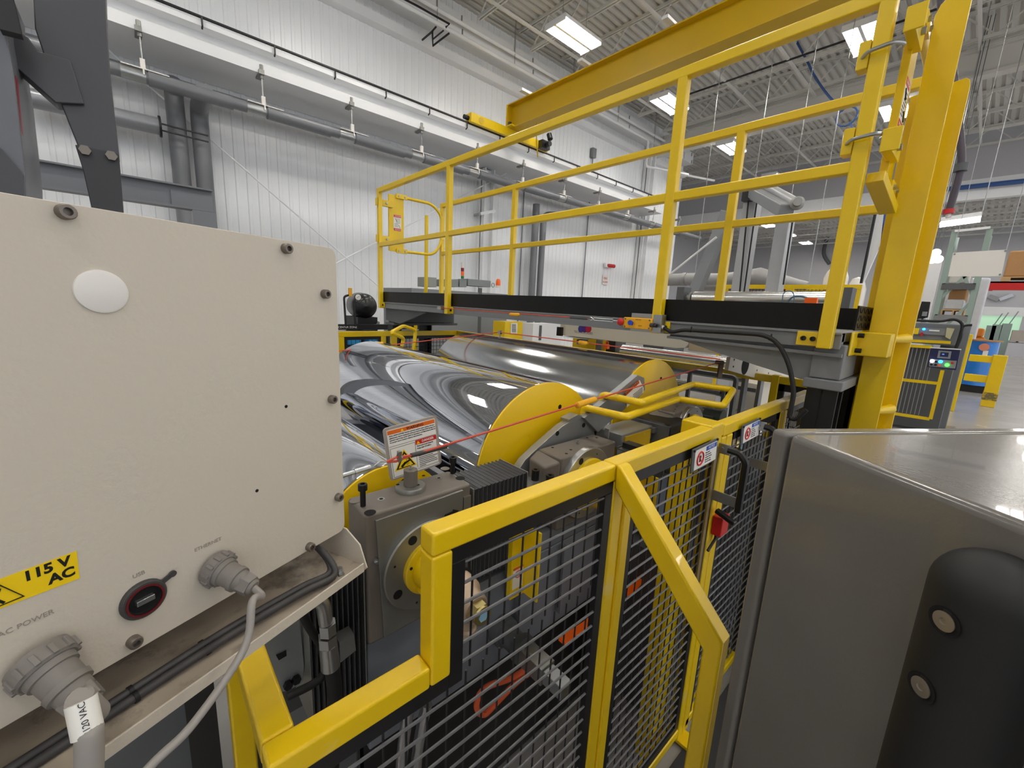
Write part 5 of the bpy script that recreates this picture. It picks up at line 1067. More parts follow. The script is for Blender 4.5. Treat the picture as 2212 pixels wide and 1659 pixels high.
for k, (xa, xb) in enumerate(((885, 868), (922, 900))):
    b = MB(); b.tube([at(xa, 1520, X=-0.70), at((xa+xb)/2, 1570, X=-0.70), at(xb, 1640, X=-0.70), at(xb-5, 1760, X=-0.70)], 0.013, n=14, sub=5)
    tag(b.build('braided_sleeve', SLV), ('silver braided sleeve hose behind the low mesh, left of the pair', 'silver braided sleeve hose behind the low mesh, right of the pair')[k], 'hose')
t = thing('lower_machine', 'dark grey machine panels and post under the beige cable tray', 'machine panel')
b = MB(); b.box(-1.25, -0.98, -0.6, 0.03, 0.0, 0.95); b.build('grey_panel', GRYD, t)
b = MB(); b.box(-0.98, -0.94, 0.0, 0.05, 0.0, 1.08); b.build('dark_post', BLK, t)
b = MB(); b.box(-1.0, -0.86, 0.12, 0.32, 0.0, 0.60); b.build('lower_block', GRYD, t)
b = MB(); b.box(-1.02, -0.97, -0.30, 0.0, 0.98, 1.10); b.build('white_edge', GALV, t, bev=0.01)

# ================================================================ FAR FENCES, MACHINES AND WALL-SIDE EQUIPMENT
t = thing('far_fence', 'yellow framed black mesh guard fence beyond the far roll ends', 'guard fence')
FX2 = -3.9
yy = [at(x, 720, X=FX2)[1] for x in (733, 826, 848, 984)]
ZF = at(900, 714, X=FX2)[2]
for (y0, y1) in ((yy[0]-0.02, yy[0]+0.03), (yy[1]-0.03, yy[1]+0.02), (yy[2]-0.03, yy[2]+0.03), (yy[3]-0.03, yy[3])):
    b = MB(); b.box(FX2, FX2+0.04, y0, y1, 0.0, ZF-0.05); b.build('fence_post', YEL, t, bev=0.004)
b = MB(); b.box(FX2, FX2+0.04, yy[0]-0.02, yy[3], ZF-0.05, ZF); b.build('top_tube', YEL, t, bev=0.004)
b = MB(); b.box(FX2, FX2+0.04, yy[0], yy[3], 0.05, 0.09); b.build('bottom_tube', YEL, t)
b = MB()
for (y0, y1) in ((yy[0]+0.03, yy[1]-0.03), (yy[2]+0.03, yy[3]-0.03)):
    b.box(FX2+0.012, FX2+0.03, y0, y1, ZF-0.08, ZF-0.05); b.box(FX2+0.012, FX2+0.03, y0, y0+0.03, 0.09, ZF-0.08); b.box(FX2+0.012, FX2+0.03, y1-0.03, y1, 0.09, ZF-0.08)
b.build('mesh_frame', BLK, t)
h = MB(); y = yy[0]+0.06
while y < yy[3]-0.05:
    if not yy[1]-0.03 < y < yy[2]+0.03: h.cyl((FX2+0.02, y, 0.09), (FX2+0.02, y, ZF-0.08), 0.0025, n=4)
    y += 0.04
z = 0.12
while z < ZF-0.09: h.cyl((FX2+0.022, yy[0], z), (FX2+0.022, yy[3], z), 0.0025, n=4); z += 0.04
h.build('mesh_infill', WIRV, t)
t = thing('back_fence', 'yellow framed guard fence running behind the rolls under the walkway', 'guard fence')
BY_ = 2.76
b = MB(); b.beam((FX2+0.02, yy[3]+0.0, ZF-0.022), (-3.3, BY_+0.02, 1.285), 0.04, 0.043); b.box(-3.3, -0.5, BY_, BY_+0.04, 1.262, 1.305); b.build('top_tube', YEL, t, bev=0.004)
for x in (-3.3, -2.2, -0.75):
    b = MB(); b.box(x-0.02, x+0.02, BY_-0.003, BY_+0.045, 0, 1.31 if x > -1 else 1.261); b.build('fence_post', YEL, t, bev=0.004)
b = MB(); b.box(-0.73, -0.52, BY_+0.01, BY_+0.03, 1.22, 1.262); b.box(-0.73, -0.70, BY_+0.01, BY_+0.03, 0.1, 1.262); b.box(-0.55, -0.52, BY_+0.01, BY_+0.03, 0.1, 1.262); b.box(-3.85, -3.3, BY_+0.01, BY_+0.03, 1.22, 1.262); b.build('mesh_frame', BLK, t)
h = MB(); x = -3.8
while x < -3.35: h.cyl((x, BY_+0.02, 0.09), (x, BY_+0.02, 1.24), 0.003, n=4); x += 0.045
x = -0.7
while x < -0.54: h.cyl((x, BY_+0.02, 0.09), (x, BY_+0.02, 1.24), 0.003, n=4); x += 0.05
z = 0.12
while z < 1.22:
    h.cyl((-3.82, BY_+0.022, z), (-3.3, BY_+0.022, z), 0.003, n=4); h.cyl((-0.7, BY_+0.022, z), (-0.54, BY_+0.022, z), 0.003, n=4); z += 0.05
h.build('mesh_infill', WIRV, t)

def pbox(x0, y0, x1, y1, ax, c, dep, z0=None):
    """box whose front face, on the plane ax=c, spans the photo rectangle; dep = depth away from the viewer"""
    A = at(x0, y0, **{ax: c}); B = at(x1, y1, **{ax: c}); b = MB()
    zt = max(A[2], B[2]); zb = min(A[2], B[2]) if z0 is None else z0
    if ax == 'X': b.box(c-dep, c, min(A[1], B[1]), max(A[1], B[1]), zb, zt)
    else: b.box(min(A[0], B[0]), max(A[0], B[0]), c, c+dep, zb, zt)
    return b
# die / extruder machinery behind the far fence
t = thing('zone_machine', 'dark machinery with blue cover and zone nameplates behind the far mesh fence', 'machine')
pbox(700, 722, 842, 775, 'X', -4.9, 0.5, z0=0.0).build('lower_body', BLK, t)
pbox(752, 722, 780, 745, 'X', -4.75, 0.15).build('blue_cover', mat('bright_blue_cover', (40, 140, 200), 0.4), t); pbox(798, 722, 830, 745, 'X', -4.75, 0.15).build('blue_cover', MATS['bright_blue_cover'], t)
pbox(705, 752, 800, 758, 'X', -4.7, 0.05).build('steel_bar', ZNC, t); pbox(705, 735, 750, 742, 'X', -4.7, 0.05).build('steel_bar', ZNC, t)
pbox(705, 701, 840, 712, 'X', -4.85, 0.1).build('top_rail', BLK, t)
b = pbox(735, 703, 766, 711, 'X', -4.8, 0.01); n_ = b.build('nameplate', BLK, t); c = at(751, 707, X=-4.795); text('CENTER ZONE', c, Y_, Z_, 0.032, PAPER, n_)
pbox(862, 703, 922, 711, 'X', -4.8, 0.02).build('nameplate', BLK, t); c = at(877, 707, X=-4.775); text('Mid ZONE', c, Y_, Z_, 0.032, PAPER, t)
t = thing('pressure_tank', 'black domed horizontal tank at the left end of the walkway', 'tank')
c = at(797, 662, X=-5.0); r_ = 0.155
b = MB(); b.lathe((c[0]-0.55, c[1]+0.1, c[2]), (1, -0.25, 0), [(0, r_), (0.42, r_), (0.48, r_*0.93), (0.53, r_*0.75), (0.56, r_*0.45), (0.57, 0)], n=36, cap=False); b.build('tank_shell', PLB, t)
b = MB(); b.lathe((c[0]-0.6, c[1]+0.12, c[2]), (1, -0.25, 0), [(0, r_+0.01), (0.08, r_+0.01)], n=32); b.build('tank_band', GALV, t)
b = MB(); b.box(c[0]-0.5, c[0]-0.1, c[1]-0.1, c[1]+0.15, 0, c[2]-r_+0.02); b.build('tank_saddle', BLK, t)
b = MB(); b.tube([(c[0]-0.1, c[1]+0.16, c[2]-0.2), (c[0], c[1]+0.05, c[2]-0.28), (c[0]+0.02, c[1]-0.2, c[2]-0.32)], 0.02, n=8, sub=5); b.build('corrugated_hose', GRYD, t)
t = thing('gauge_assembly', 'black air pipe with round pressure gauge and yellow valve beside the tank', 'gauge')
g = -4.8
b = MB(); b.tube([at(747, 705, X=g), at(743, 640, X=g), at(757, 637, X=g)], 0.012, n=8, fil=0.03); b.tube([at(768, 705, X=g), at(764, 650, X=g)], 0.012, n=8); b.build('pipe', BLK, t)
c = at(772, 642, X=g+0.03); b = MB(); b.lathe(c, (1, -0.1, 0), [(0, 0.036), (0.02, 0.036), (0.022, 0.032)], n=24); b.build('gauge_case', BLK, t); b = MB(); b.lathe(c+np.array([0.022, 0, 0]), (1, -0.1, 0), [(0, 0.032), (0.002, 0.031), (0.003, 0)], n=24, cap=False); gf = b.build('gauge_face', PAPER, t)
b = MB(); b.beam(c+np.array([0.027, -0.02, -0.008]), c+np.array([0.027, 0.015, 0.012]), 0.002, 0.003); b.build('gauge_needle', INK, gf)
b = pbox(754, 622, 761, 640, 'X', g+0.02, 0.03); b.build('yellow_valve', SWY, t)
t = thing('control_cabinet', 'grey control cabinet behind the walkway, with transformer boxes on its roof', 'cabinet')
pbox(889, 622, 1094, 700, 'X', -6.0, 1.0, z0=0).build('cabinet_body', mat('control_cabinet_grey', (128, 131, 134), 0.45), t, bev=0.005)
pbox(1035, 622, 1039, 700, 'X', -5.995, 0.01, z0=0.1).build('door_gap', GRYD, t)
for k, (x0, x1, y0) in enumerate(((922, 943, 598), (962, 990, 603), (993, 1008, 603), (1011, 1060, 602))):
    o = pbox(x0, y0, x1, 620.5, 'X', -6.05, 0.3)
    tag(o.build('transformer_box', mat('box_grey_%d' % k, (132+10*(k == 0), 138+8*(k == 0), 138), 0.45), bev=0.004), ('pale grey junction box on the far grey cabinet roof, leftmost', 'grey box with label on the far cabinet roof, second from left', 'small grey box beneath the stack light on the far cabinet', 'wide grey louvred box on the far cabinet roof, rightmost')[k], 'box')
t = thing('stack_light', 'red, orange and green stack light standing on the far grey cabinet', 'stack light')
for nm, y0, y1, m in (('green_lens', 596, 602, GRN), ('orange_lens', 587, 595.5, ORG), ('red_lens', 579, 586.5, mat('dark_red_lens', (130, 14, 24), 0.35)), ('grey_cap', 567, 578.5, WPL)):
    A = at(999, y0, X=-6.02); B = at(999, y1, X=-6.02); b = MB(); b.cyl(B, A, 0.027, n=16); b.build(nm, m, t)
t = thing('beacon', 'orange dome beacon on the right end of the far grey cabinet', 'beacon')
A = at(1076, 617, X=-6.03); B = at(1076, 603, X=-6.03); h_ = B[2]-A[2]
b = MB(); b.lathe((A[0], A[1], A[2]), Z_, [(0, 0.045), (h_*0.7, 0.042), (h_, 0.03), (h_+0.008, 0)], n=20, cap=False); b.build('dome', ORG, t)
b = MB(); b.cyl((A[0], A[1], A[2]-0.035), (A[0], A[1], A[2]), 0.045, n=20); b.build('base', WPL, t)
b = MB(); c = at(1065, 616, X=-6.03); b.tube([c+0.035*np.array([0, math.cos(a), math.sin(a)]) for a in np.linspace(0, 2*math.pi, 17)[:-1]], 0.009, n=6, closed=True)
tag(b.build('lifting_eye', ZNC), 'small lifting eye ring beside the orange beacon', 'lifting eye')
t = thing('yellow_cabinet', 'yellow cabinet with white notice behind the second roll', 'cabinet')
pbox(1091, 695, 1128, 728, 'X', -5.2, 0.3, z0=0).build('cabinet_body', YEL, t); nn = pbox(1104, 698, 1117, 720, 'X', -5.19, 0.005).build('notice', PAPER, t)
b = MB()
for i in range(7): A = at(1106, 701+2.6*i, X=-5.185); B = at(1115, 701+2.6*i, X=-5.185); b.beam(A, B, 0.002, 0.008)
b.build('notice_print', INK, nn)
t = thing('white_cabinet', 'white cabinet door behind the second roll, between yellow cabinet and beige beam', 'cabinet')
pbox(1152, 699, 1210, 740, 'X', -5.6, 0.3, z0=0).build('cabinet_body', WHT, t); pbox(1166, 703, 1169, 735, 'X', -5.59, 0.01).build('door_handle', GRYD, t)
t = thing('scanner_beam', 'long beige scanner beam with round colour logo, behind the rolls below the walkway', 'beam')
SB = 3.4
b = MB(); b.prism([(-3.02, SB, 1.46), (-3.02, SB, 1.345), (-2.95, SB, 1.335), (-1.70, SB, 1.338), (-1.62, SB, 1.35), (-1.60, SB, 1.38), (-1.60, SB, 1.46)], (0, 0.25, 0)); b.build('beam_body', mat('beige_beam', (214, 208, 194), 0.5), t, bev=0.006)
b = MB(); b.box(-1.60, -0.85, SB+0.02, SB+0.3, 1.33, 1.42); b.box(-1.60, -0.85, SB+0.02, SB+0.3, 1.42, 1.5); b.build('tan_extension', mat('tan_cover', (176, 162, 136), 0.55), t, bev=0.004)
c0 = [(1255, (60, 60, 150)), (1263, (80, 40, 130)), (1271.5, (190, 30, 60))]
for k, (x, col) in enumerate(c0):
    c = at(x, 710.5, Y=SB); b = MB(); b.lathe(c, (0, -1, 0), [(0, 0.036), (0.002+0.0005*k, 0.036), (0.002+0.0005*k, 0)], n=28, cap=False); b.build('logo_disc', mat('logo_%d' % k, col, 0.4), t)
c = at(1259.5, 718.5, Y=SB-0.001); text('TECHNOLOGIES', c, X_, Z_, 0.033, mat('logo_ink', (70, 60, 66), 0.5), t)
pbox(1203, 706, 1212, 726, 'Y', SB-0.03, 0.03).build('end_bracket', PLB, t); pbox(1213, 727, 1262, 733, 'Y', SB-0.1, 0.2).build('carriage', GRY, t); pbox(1246, 733, 1256, 745, 'Y', SB-0.05, 0.1).build('carriage_post', GRY, t)
for k, (x0, x1, y0, y1, m, lab) in enumerate(((1238, 1284, 727, 752, YEL, 'bright yellow machine panel below the beige beam, left one'), (1285, 1298, 727, 758, GRY, 'grey machine upright below the beige beam'), (1299, 1306, 730, 760, YEL, 'narrow yellow strip below the beige beam'), (1307, 1325, 733, 762, BLK, 'dark opening panel behind the orange tag'), (1326, 1342, 734, 765, GRY, 'grey column behind the silver rollers, left'), (1352, 1384, 738, 775, WHT, 'pale column behind the silver rollers'), (1385, 1430, 742, 778, GRYD, 'dark grey panel with small plates behind the silver rollers'))):
    tag(pbox(x0, y0, x1, y1, 'Y', 3.75+0.02*k, 0.3, z0=0).build('machine_panel', m), lab, 'panel')
c = at(1311, 745, Y=3.6); b = MB(); b.box(c[0]-0.02, c[0]+0.02, 3.58, 3.62, c[2]-0.04, c[2]+0.005); b.tube([(c[0]-0.014, 3.6, c[2]), (c[0]-0.014, 3.6, c[2]+0.035), (c[0]+0.014, 3.6, c[2]+0.035), (c[0]+0.014, 3.6, c[2])], 0.006, n=6, fil=0.01); tag(b.build('lockout_tag', ORG), 'small bright orange lock hanging on the machine behind the second roll', 'lock')
# silver idler rollers
for k, (Y_r, xa, xb, ya, r_, lab) in enumerate(((2.95, 1346, 1640, 758, 0.052, 'silver idler roller behind the second roll, top one'), (2.98, 1425, 1560, 822, 0.036, 'silver idler roller below the yellow back rail, second from top'), (2.98, 1440, 1545, 868, 0.045, 'thick silver idler roller, lowest, behind the bent handle'))):
    A = at(xa, ya, Y=Y_r); zz = A[2]; B = at(xb, ya+(44, 22, 22)[k], Y=Y_r)
    t = thing('idler_roller', lab, 'roller', 'silver idler rollers')
    b = MB(); b.cyl((A[0], Y_r, zz), (B[0], Y_r, zz), r_, n=28); b.build('roller_tube', ALU, t); b = MB(); b.cyl((B[0], Y_r, zz), (B[0]+0.03, Y_r, zz), 0.02, n=12); b.cyl((A[0]-0.03, Y_r, zz), (A[0], Y_r, zz), 0.02, n=12); b.build('roller_shaft', STL, t)
    for q_ in (B[0]+0.01, A[0]-0.03): b = MB(); b.box(q_, q_+0.02, Y_r-0.03, Y_r+0.03, 0, zz+0.02); b.build('roller_stand', GRY, t)
    if k == 0:
        tk = thing('idler_roller', 'slim silver idler roller just under the top one, behind the second roll', 'roller', 'silver idler rollers')
        b = MB(); b.cyl((A[0]+0.1, Y_r-0.1, zz-0.06), (B[0]-0.05, Y_r-0.1, zz-0.06), 0.028, n=20); b.build('roller_tube', ALU, tk); [MB().box(q_, q_+0.02, Y_r-0.13, Y_r-0.07, 0, zz-0.04).build('roller_stand', GRY, tk) for q_ in (B[0]-0.05, A[0]+0.08)]
t = thing('cream_stand', 'cream machine side plate with round hole at the end of the silver rollers', 'machine frame')
XS = -0.86
b = MB(); b.prism([at(x, y, X=XS) for x, y in ((1578, 772), (1600, 771), (1655, 784), (1736, 812), (1742, 832), (1650, 822), (1573, 800))], (-0.02, 0, 0)); b.build('side_plate', mat('cream_paint', (226, 218, 204), 0.5), t, bev=0.001)
c = at(1610, 789, X=XS); b = MB(); b.lathe(c, X_, [(0.0005, 0.055), (0.0012, 0.055), (0.0012, 0)], n=28, cap=False); b.build('round_hole', HOLE, t)
for x, y in ((1586, 777), (1598, 776), (1584, 792), (1605, 801), (1635, 800), (1660, 806)):
    b = MB(); c = at(x, y, X=XS); b.lathe(c, X_, [(0.0005, 0.006), (0.0012, 0.006), (0.0012, 0)], n=8, cap=False); b.build('screw', HOLE, t)
t = thing('white_bin', 'cream motor housing with dark lettering strip behind the yellow back rail', 'housing')
CRM = MATS['cream_paint']
b = MB(); x0 = at(1583, 822, Y=3.15)[0]; x1 = at(1648, 838, Y=3.15)[0]; zt = at(1615, 826, Y=3.15)[2]
b.box(x0, x1, 3.15, 3.5, zt-0.20, zt); b.build('upper_body', CRM, t, bev=0.006)
b = MB(); b.box(x0+0.01, x1-0.01, 3.17, 3.5, 0.0, zt-0.22); b.build('lower_body', CRM, t, bev=0.006)
b = MB(); b.box(x0+0.01, x1-0.04, 3.146, 3.149, zt-0.06, zt-0.035); b.build('dark_strip', GRYD, t)
t = thing('roller_bearing', 'dark green-grey bearing block at the end of the lowest silver roller', 'bearing')
c = at(1545, 905, X=-0.95); b = MB(); b.box(-1.05, -0.93, c[1]-0.09, c[1]+0.09, c[2]-0.1, c[2]+0.03); b.cyl((-1.0, c[1]-0.02, c[2]+0.02), (-0.9, c[1]-0.02, c[2]+0.02), 0.05, n=20); b.build('bearing_block', mat('dark_green_grey', (78, 84, 74), 0.55, noise=0.1), t, bev=0.004)
b = MB(); c = at(1567, 890, X=-0.93); b.box(-0.95, -0.93, c[1]-0.03, c[1]+0.03, 0, c[2]+0.02); b.build('support_plate', GRY, t)

# ================================================================ RIGHT AND FAR BACKGROUND
# winder tower beyond the walkway
WY = 8.0
def fp(x, y, Y=WY): return at(x, y, Y=Y)
t = thing('winder_tower', 'pale grey winder tower with two upright posts, sloping strut and top roller beyond the walkway', 'machine tower')
LG = mat('light_grey_tower', (176, 178, 180), 0.4, noise=0.04); LG2 = mat('mid_grey_tower', (140, 143, 146), 0.4)
A = fp(1622, 640); B = fp(1622, 425)
def post(xb, yb, xt, yt, w, nm, m, dep=0.3, Y=WY):
    A = at(xb, yb, Y=Y); B = at(xt, yt, Y=Y); X = (A[0]+B[0])/2; b = MB(); b.box(X-w/2, X+w/2, Y, Y+dep, 0, B[2]); return b.build(nm, m, t, bev=0.01)
post(1592, 620, 1622, 420, 0.2, 'upright_post', LG); post(1672, 612, 1690, 455, 0.2, 'upright_post', LG)
b = MB(); A = fp(1498, 640); B = fp(1560, 490); d = (B-A); b.beam(A, B+d*0.2, 0.2, 0.2, up=Y_); b.build('sloping_strut', LG2, t, bev=0.01)
A = fp(1640, 405); B = fp(1712, 440)
b = MB(); b.beam(at(1628, 415, Y=WY-0.1), at(1700, 455, Y=WY-1.6), 0.18, 0.16); b.build('top_beam', LG2, t, bev=0.02)
b = MB(); b.cyl(at(1650, 398, Y=WY-0.1), at(1722, 440, Y=WY-1.6), 0.06, n=16); b.build('top_roller', LG, t)
b = MB(); c = at(1722, 440, Y=WY-1.6); b.lathe(c, (0.3, -1, 0), [(0, 0.08), (0.05, 0.08), (0.06, 0.05), (0.12, 0.05)], n=20); b.build('bearing_hub', STL, t)
for (xa, ya, xb, yb) in ((1597, 640, 1618, 420), (1606, 640, 1640, 400), (1692, 615, 1713, 470)):
    b = MB(); b.cyl(at(xa, ya, Y=WY-0.12), at(xb, yb, Y=WY-0.12), 0.014, n=6); b.build('hanging_cable', RUB, t)
b = MB(); b.box(*sorted((fp(1612, 428)[0], fp(1630, 428)[0])), WY-0.2, WY-0.05, fp(1620, 438)[2], fp(1620, 405)[2]); b.build('top_bracket', BLK, t)
b = MB(); b.cyl(at(1450, 590, Y=WY-0.2), at(1548, 512, Y=WY-0.2), 0.02, n=6); tag(b.build('brace_rod', WHT), 'thin pale brace rod rising toward the sloping strut of the winder tower', 'brace rod')
t = thing('web_roller', 'long pale roller in grey brackets just above the black toe board, beyond the walkway', 'roller')
A = at(1500, 641, Y=5.5); B = at(1790, 650, Y=5.5)
b = MB(); b.cyl((A[0], 5.5, A[2]-0.02), (B[0], 5.5, A[2]), 0.085, n=28); b.build('roller_tube', ALU, t)
for x in (A[0], B[0]):
    b = MB(); b.cyl((x-0.12, 5.5, A[2]-0.02), (x+0.12, 5.5, A[2]-0.02), 0.04, n=14); b.cyl((x+0.02 if x > -2 else x-0.05, 5.5, A[2]-0.02), (x+0.05 if x > -2 else x-0.02, 5.5, A[2]-0.02), 0.08, n=20); b.build('roller_hub', STL, t)
    b = MB(); b.box(x-0.2 if x < -2 else x+0.1, x-0.1 if x < -2 else x+0.2, 5.4, 5.6, 0, A[2]+0.12); b.build('bracket_post', GRYD, t)
t = thing('guard_rail', 'yellow mesh guard rail beyond the pale roller', 'guard rail')
A = at(1568, 617, Y=9.5); B = at(1862, 617, Y=9.5); zt = A[2]
b = MB(); b.box(A[0], B[0], 9.5, 9.55, zt-0.06, zt+0.02); b.build('top_tube', YEL, t); c = at(1706, 617, Y=9.5)
for x0_, x1_ in ((A[0], A[0]+0.06), (c[0]-0.06, c[0]+0.08), (B[0]-0.06, B[0])):
    b = MB(); b.box(x0_, x1_, 9.505, 9.545, 0, zt-0.061); b.build('rail_post', YEL, t)
h = MB(); x = A[0]
while x < B[0]: h.cyl((x, 9.53, 0.6), (x, 9.53, zt-0.05), 0.005, n=4); x += 0.06
z = zt-0.08
while z > 0.7: h.cyl((A[0], 9.53, z), (B[0], 9.53, z), 0.005, n=4); z -= 0.06
h.build('mesh_infill', WIRV, t)
t = thing('foil_duct', 'lumpy silver insulated duct running along beyond the winder tower', 'duct')
DUCT = mat('dull_foil', (160, 160, 160), 0.5, metal=0.3, bump=0.6, bscale=6)
pts = [at(x, y, Y=11) for x, y in ((1430, 605), (1500, 603), (1560, 603), (1600, 600), (1640, 597), (1680, 606), (1715, 614), (1745, 618))]
b = MB(); b.tube(pts, [0.16, 0.16, 0.14, 0.16, 0.2, 0.16, 0.13, 0.09], n=14); b.build('duct_body', DUCT, t)
for x in (1480, 1517):
    c = at(x, 603, Y=11); b = MB(); b.lathe(c-np.array([0.05, 0, 0]), X_, [(0, 0.175), (0.1, 0.175)], n=20); b.build('duct_band', ZNC, t)
b = MB(); b.tube([at(x, y, Y=11.6) for x, y in ((1500, 618), (1600, 619), (1680, 620))], 0.12, n=12); b.build('lower_duct', DUCT, t)
for q in pts[1::2]:
    b = MB(); b.cyl(q, (q[0], q[1], DZ), 0.008, n=5); b.build('hanging_rod', ZNC, t)
t = thing('bulk_bag', 'white bulk bag standing beyond the guard rail', 'bag')
b = MB(); A = at(1806, 600, Y=13); b.lathe((A[0], 13, 0.5), Z_, [(0, 0.24), (0.6, 0.26), (A[2]-0.5, 0.25), (A[2]-0.35, 0.2), (A[2]-0.22, 0.1), (A[2]-0.2, 0)], n=16, cap=False); b.build('bag_body', WPL, t)
b = MB(); b.box(A[0]-0.4, A[0]+0.4, 12.6, 13.4, 0, 0.5); b.build('pallet', WOOD, t)
A = at(1855, 598, Y=13.5); b = MB(); b.lathe((A[0], 13.5, 0), Z_, [(0, 0.2), (A[2]-0.3, 0.2), (A[2]-0.05, 0.12), (A[2], 0.0)], n=14, cap=False); tag(b.build('bulk_bag', WPL), 'white bulk bag just left of the tall yellow column, half hidden', 'bag')
for (x, y, m, lab) in ((1648, 612, RED, 'small red bundle on the far goods behind the guard rail'), (1720, 622, YEL, 'yellow goods behind the mesh of the far guard rail'), (1780, 624, CARD, 'brown goods behind the mesh of the far guard rail')):
    A = at(x, y, Y=12.2); b = MB(); b.box(A[0]-0.6, A[0]+0.6, 12.2, 12.6, 0.0, A[2]); tag(b.build('stored_goods', m, bev=0.05), lab, 'goods')
t = thing('orange_beacon', 'orange beacon with looped cable on the walkway beam just above the toe board', 'beacon')
b = pbox(1739, 643, 1763, 657, 'Y', 2.9, 0.03); b.build('beacon_lens', ORG, t)
b = MB(); b.tube([at(x, y, Y=2.9) for x, y in ((1690, 655), (1692, 635), (1703, 628), (1714, 634), (1715, 655))], 0.003, n=6, sub=4); b.tube([at(x, y, Y=2.92) for x, y in ((1702, 652), (1712, 642), (1730, 640), (1745, 645))], 0.006, n=6, sub=4); b.build('looped_cable', mat('blue_grey_cable', (84, 120, 150), 0.5), t)
b = MB(); b.box(-1.05, -0.4, 2.66, 2.95, 1.60, 1.655); b.build('support_beam', GRYD, t)
# long white partition edge and blue post behind the yellow column
b = MB(); b.box(-0.9, -0.75, 6.0, 8.5, 0, 4.2); 
t = thing('partition_sheet', 'white partition edge with blue stripe between the right post and the yellow column', 'partition')
b = MB(); P = [at(1905, 380, Y=5.0), at(1912, 380, Y=5.0), at(1862, 612, Y=5.0)]; b.prism([at(1890, 455, Y=5.0), at(1910, 455, Y=5.0), at(1905, 520, Y=5.0), at(1864, 612, Y=5.0)], (0, 0.05, 0)); b.build('white_sheet', WHT, t)
b = MB(); b.prism([at(1910, 455, Y=5.0), at(1918, 455, Y=5.0), at(1900, 540, Y=5.0), at(1905, 520, Y=5.0)], (0, 0.05, 0)); b.build('blue_stripe', mat('blue_strip', (50, 90, 170), 0.4), t)
b = MB(); b.cyl(at(1892, 455, Y=4.95), at(1860, 612, Y=4.95), 0.012, n=6); b.build('dark_edge', BLK, t)
# hanging hose
t = thing('hanging_hose', 'dark hose hanging from the roof with a red end fitting, right of the yellow column', 'hose')
b = MB(); b.tube([np.array([at(2042, -80, Y=7)[0], 7, DZ]), at(2042, -80, Y=7), at(2050, 60, Y=7), at(2066, 220, Y=7), at(2075, 305, Y=7), at(2076, 360, Y=7), at(2062, 415, Y=7), at(2050, 455, Y=7)], 0.035, n=10, sub=4); b.build('hose', mat('dark_mauve_hose', (70, 62, 72), 0.4), t)
b = MB(); b.cyl(at(2050, 452, Y=7), at(2048, 462, Y=7), 0.05, n=12); b.build('red_fitting', RED, t); b = MB(); b.cyl(at(2048, 463, Y=7), at(2049, 470, Y=7), 0.025, n=10); b.build('nozzle', WPL, t)
b = MB(); c = at(2076, 362, Y=7); b.lathe(c-np.array([0, 0, 0.04]), Z_, [(0, 0.06), (0.08, 0.06)], n=12); b.build('hose_clamp', GRYD, t)
# far end tube lamp and two work lights
t = thing('tube_lamp', 'long glowing tube lamp above the pallet rack, right of the yellow column', 'lamp')
A = at(2030, 486, Y=15); B = at(2118, 474, Y=15)
b = MB(); b.cyl(A, B, 0.06, n=12); b.build('glowing_tube', mat('tube_glow', (255, 255, 255), 0.4, emit=(255, 252, 248), estr=12), t)
b = MB(); b.beam(A+np.array([0, 0.05, 0.12]), B+np.array([0, 0.05, 0.12]), 0.2, 0.1); b.build('lamp_housing', WHT, t)
for s in (A, B):
    b = MB(); b.cyl(s+np.array([0, 0, 0.1]), (s[0], s[1], DZ), 0.01, n=5); b.build('hanger', ZNC, t)
for k, (x, y) in enumerate(((2022, 546), (2014, 561), (2027, 560))):
    c = at(x, y, Y=16); b = MB(); b.lathe(c, (0, -1, 0), [(0, 0.1), (0.05, 0.09), (0.06, 0)], n=16, cap=False)
    fo = b.build('flood_lens', LEDW); fl_ = thing('flood_light', ('glowing round flood light by the rack, topmost of three', 'glowing round flood light by the rack, lower left of three', 'glowing round flood light by the rack, lower right of three')[k], 'lamp'); fo.parent = fl_
    b = MB(); b.cyl(c+np.array([0, 0.0, 0]), c+np.array([0, 0.1, 0]), 0.09, n=12); b.cyl(c+np.array([0, 0.05, 0.05]), (c[0], c[1]+0.05, DZ), 0.008, n=5); b.build('flood_body', GRYD, fl_)
# pallet rack
RY = 14.5
t = thing('pallet_rack', 'pale green steel pallet rack upright frame with cross braces and shelf beams', 'rack')
def rx(x, y, Y=RY): return at(x, y, Y=Y)
xl = -0.55; A = rx(2052, 500); B = rx(2128, 492)
xL = (rx(2010, 760)[0]+A[0])/2; xR = (rx(2082, 760)[0]+B[0])/2
for x, Y in ((xL, RY), (xR, RY), (xL, RY+1.1), (xR, RY+1.1)):
    b = MB(); b.box(x-0.05, x+0.05, Y, Y+0.09, 0, A[2]); b.build('rack_upright', GRNS, t)
for (za, zb) in ((A[2]-0.3, A[2]-1.5), (A[2]-2.6, A[2]-1.6), (2.2, 3.1)):
    b = MB(); b.beam((xL, RY+0.04, za), (xR, RY+0.04, zb), 0.03, 0.06); b.build('cross_brace', GRNS, t)
b = MB(); b.beam((xL, RY, A[2]), (xR, RY, A[2]+0.03), 0.05, 0.05); b.build('top_bar', WHT, t)
zs1 = rx(2060, 612)[2]; zs2 = rx(2050, 680)[2]
for z in (zs1, zs2):
    b = MB(); b.box(xL, xR, RY-0.02, RY+0.06, z-0.14, z-0.02); b.box(xL, xR, RY, RY+1.1, z-0.02, z); b.build('shelf_beam', GRYD if z == zs1 else GRY, t)
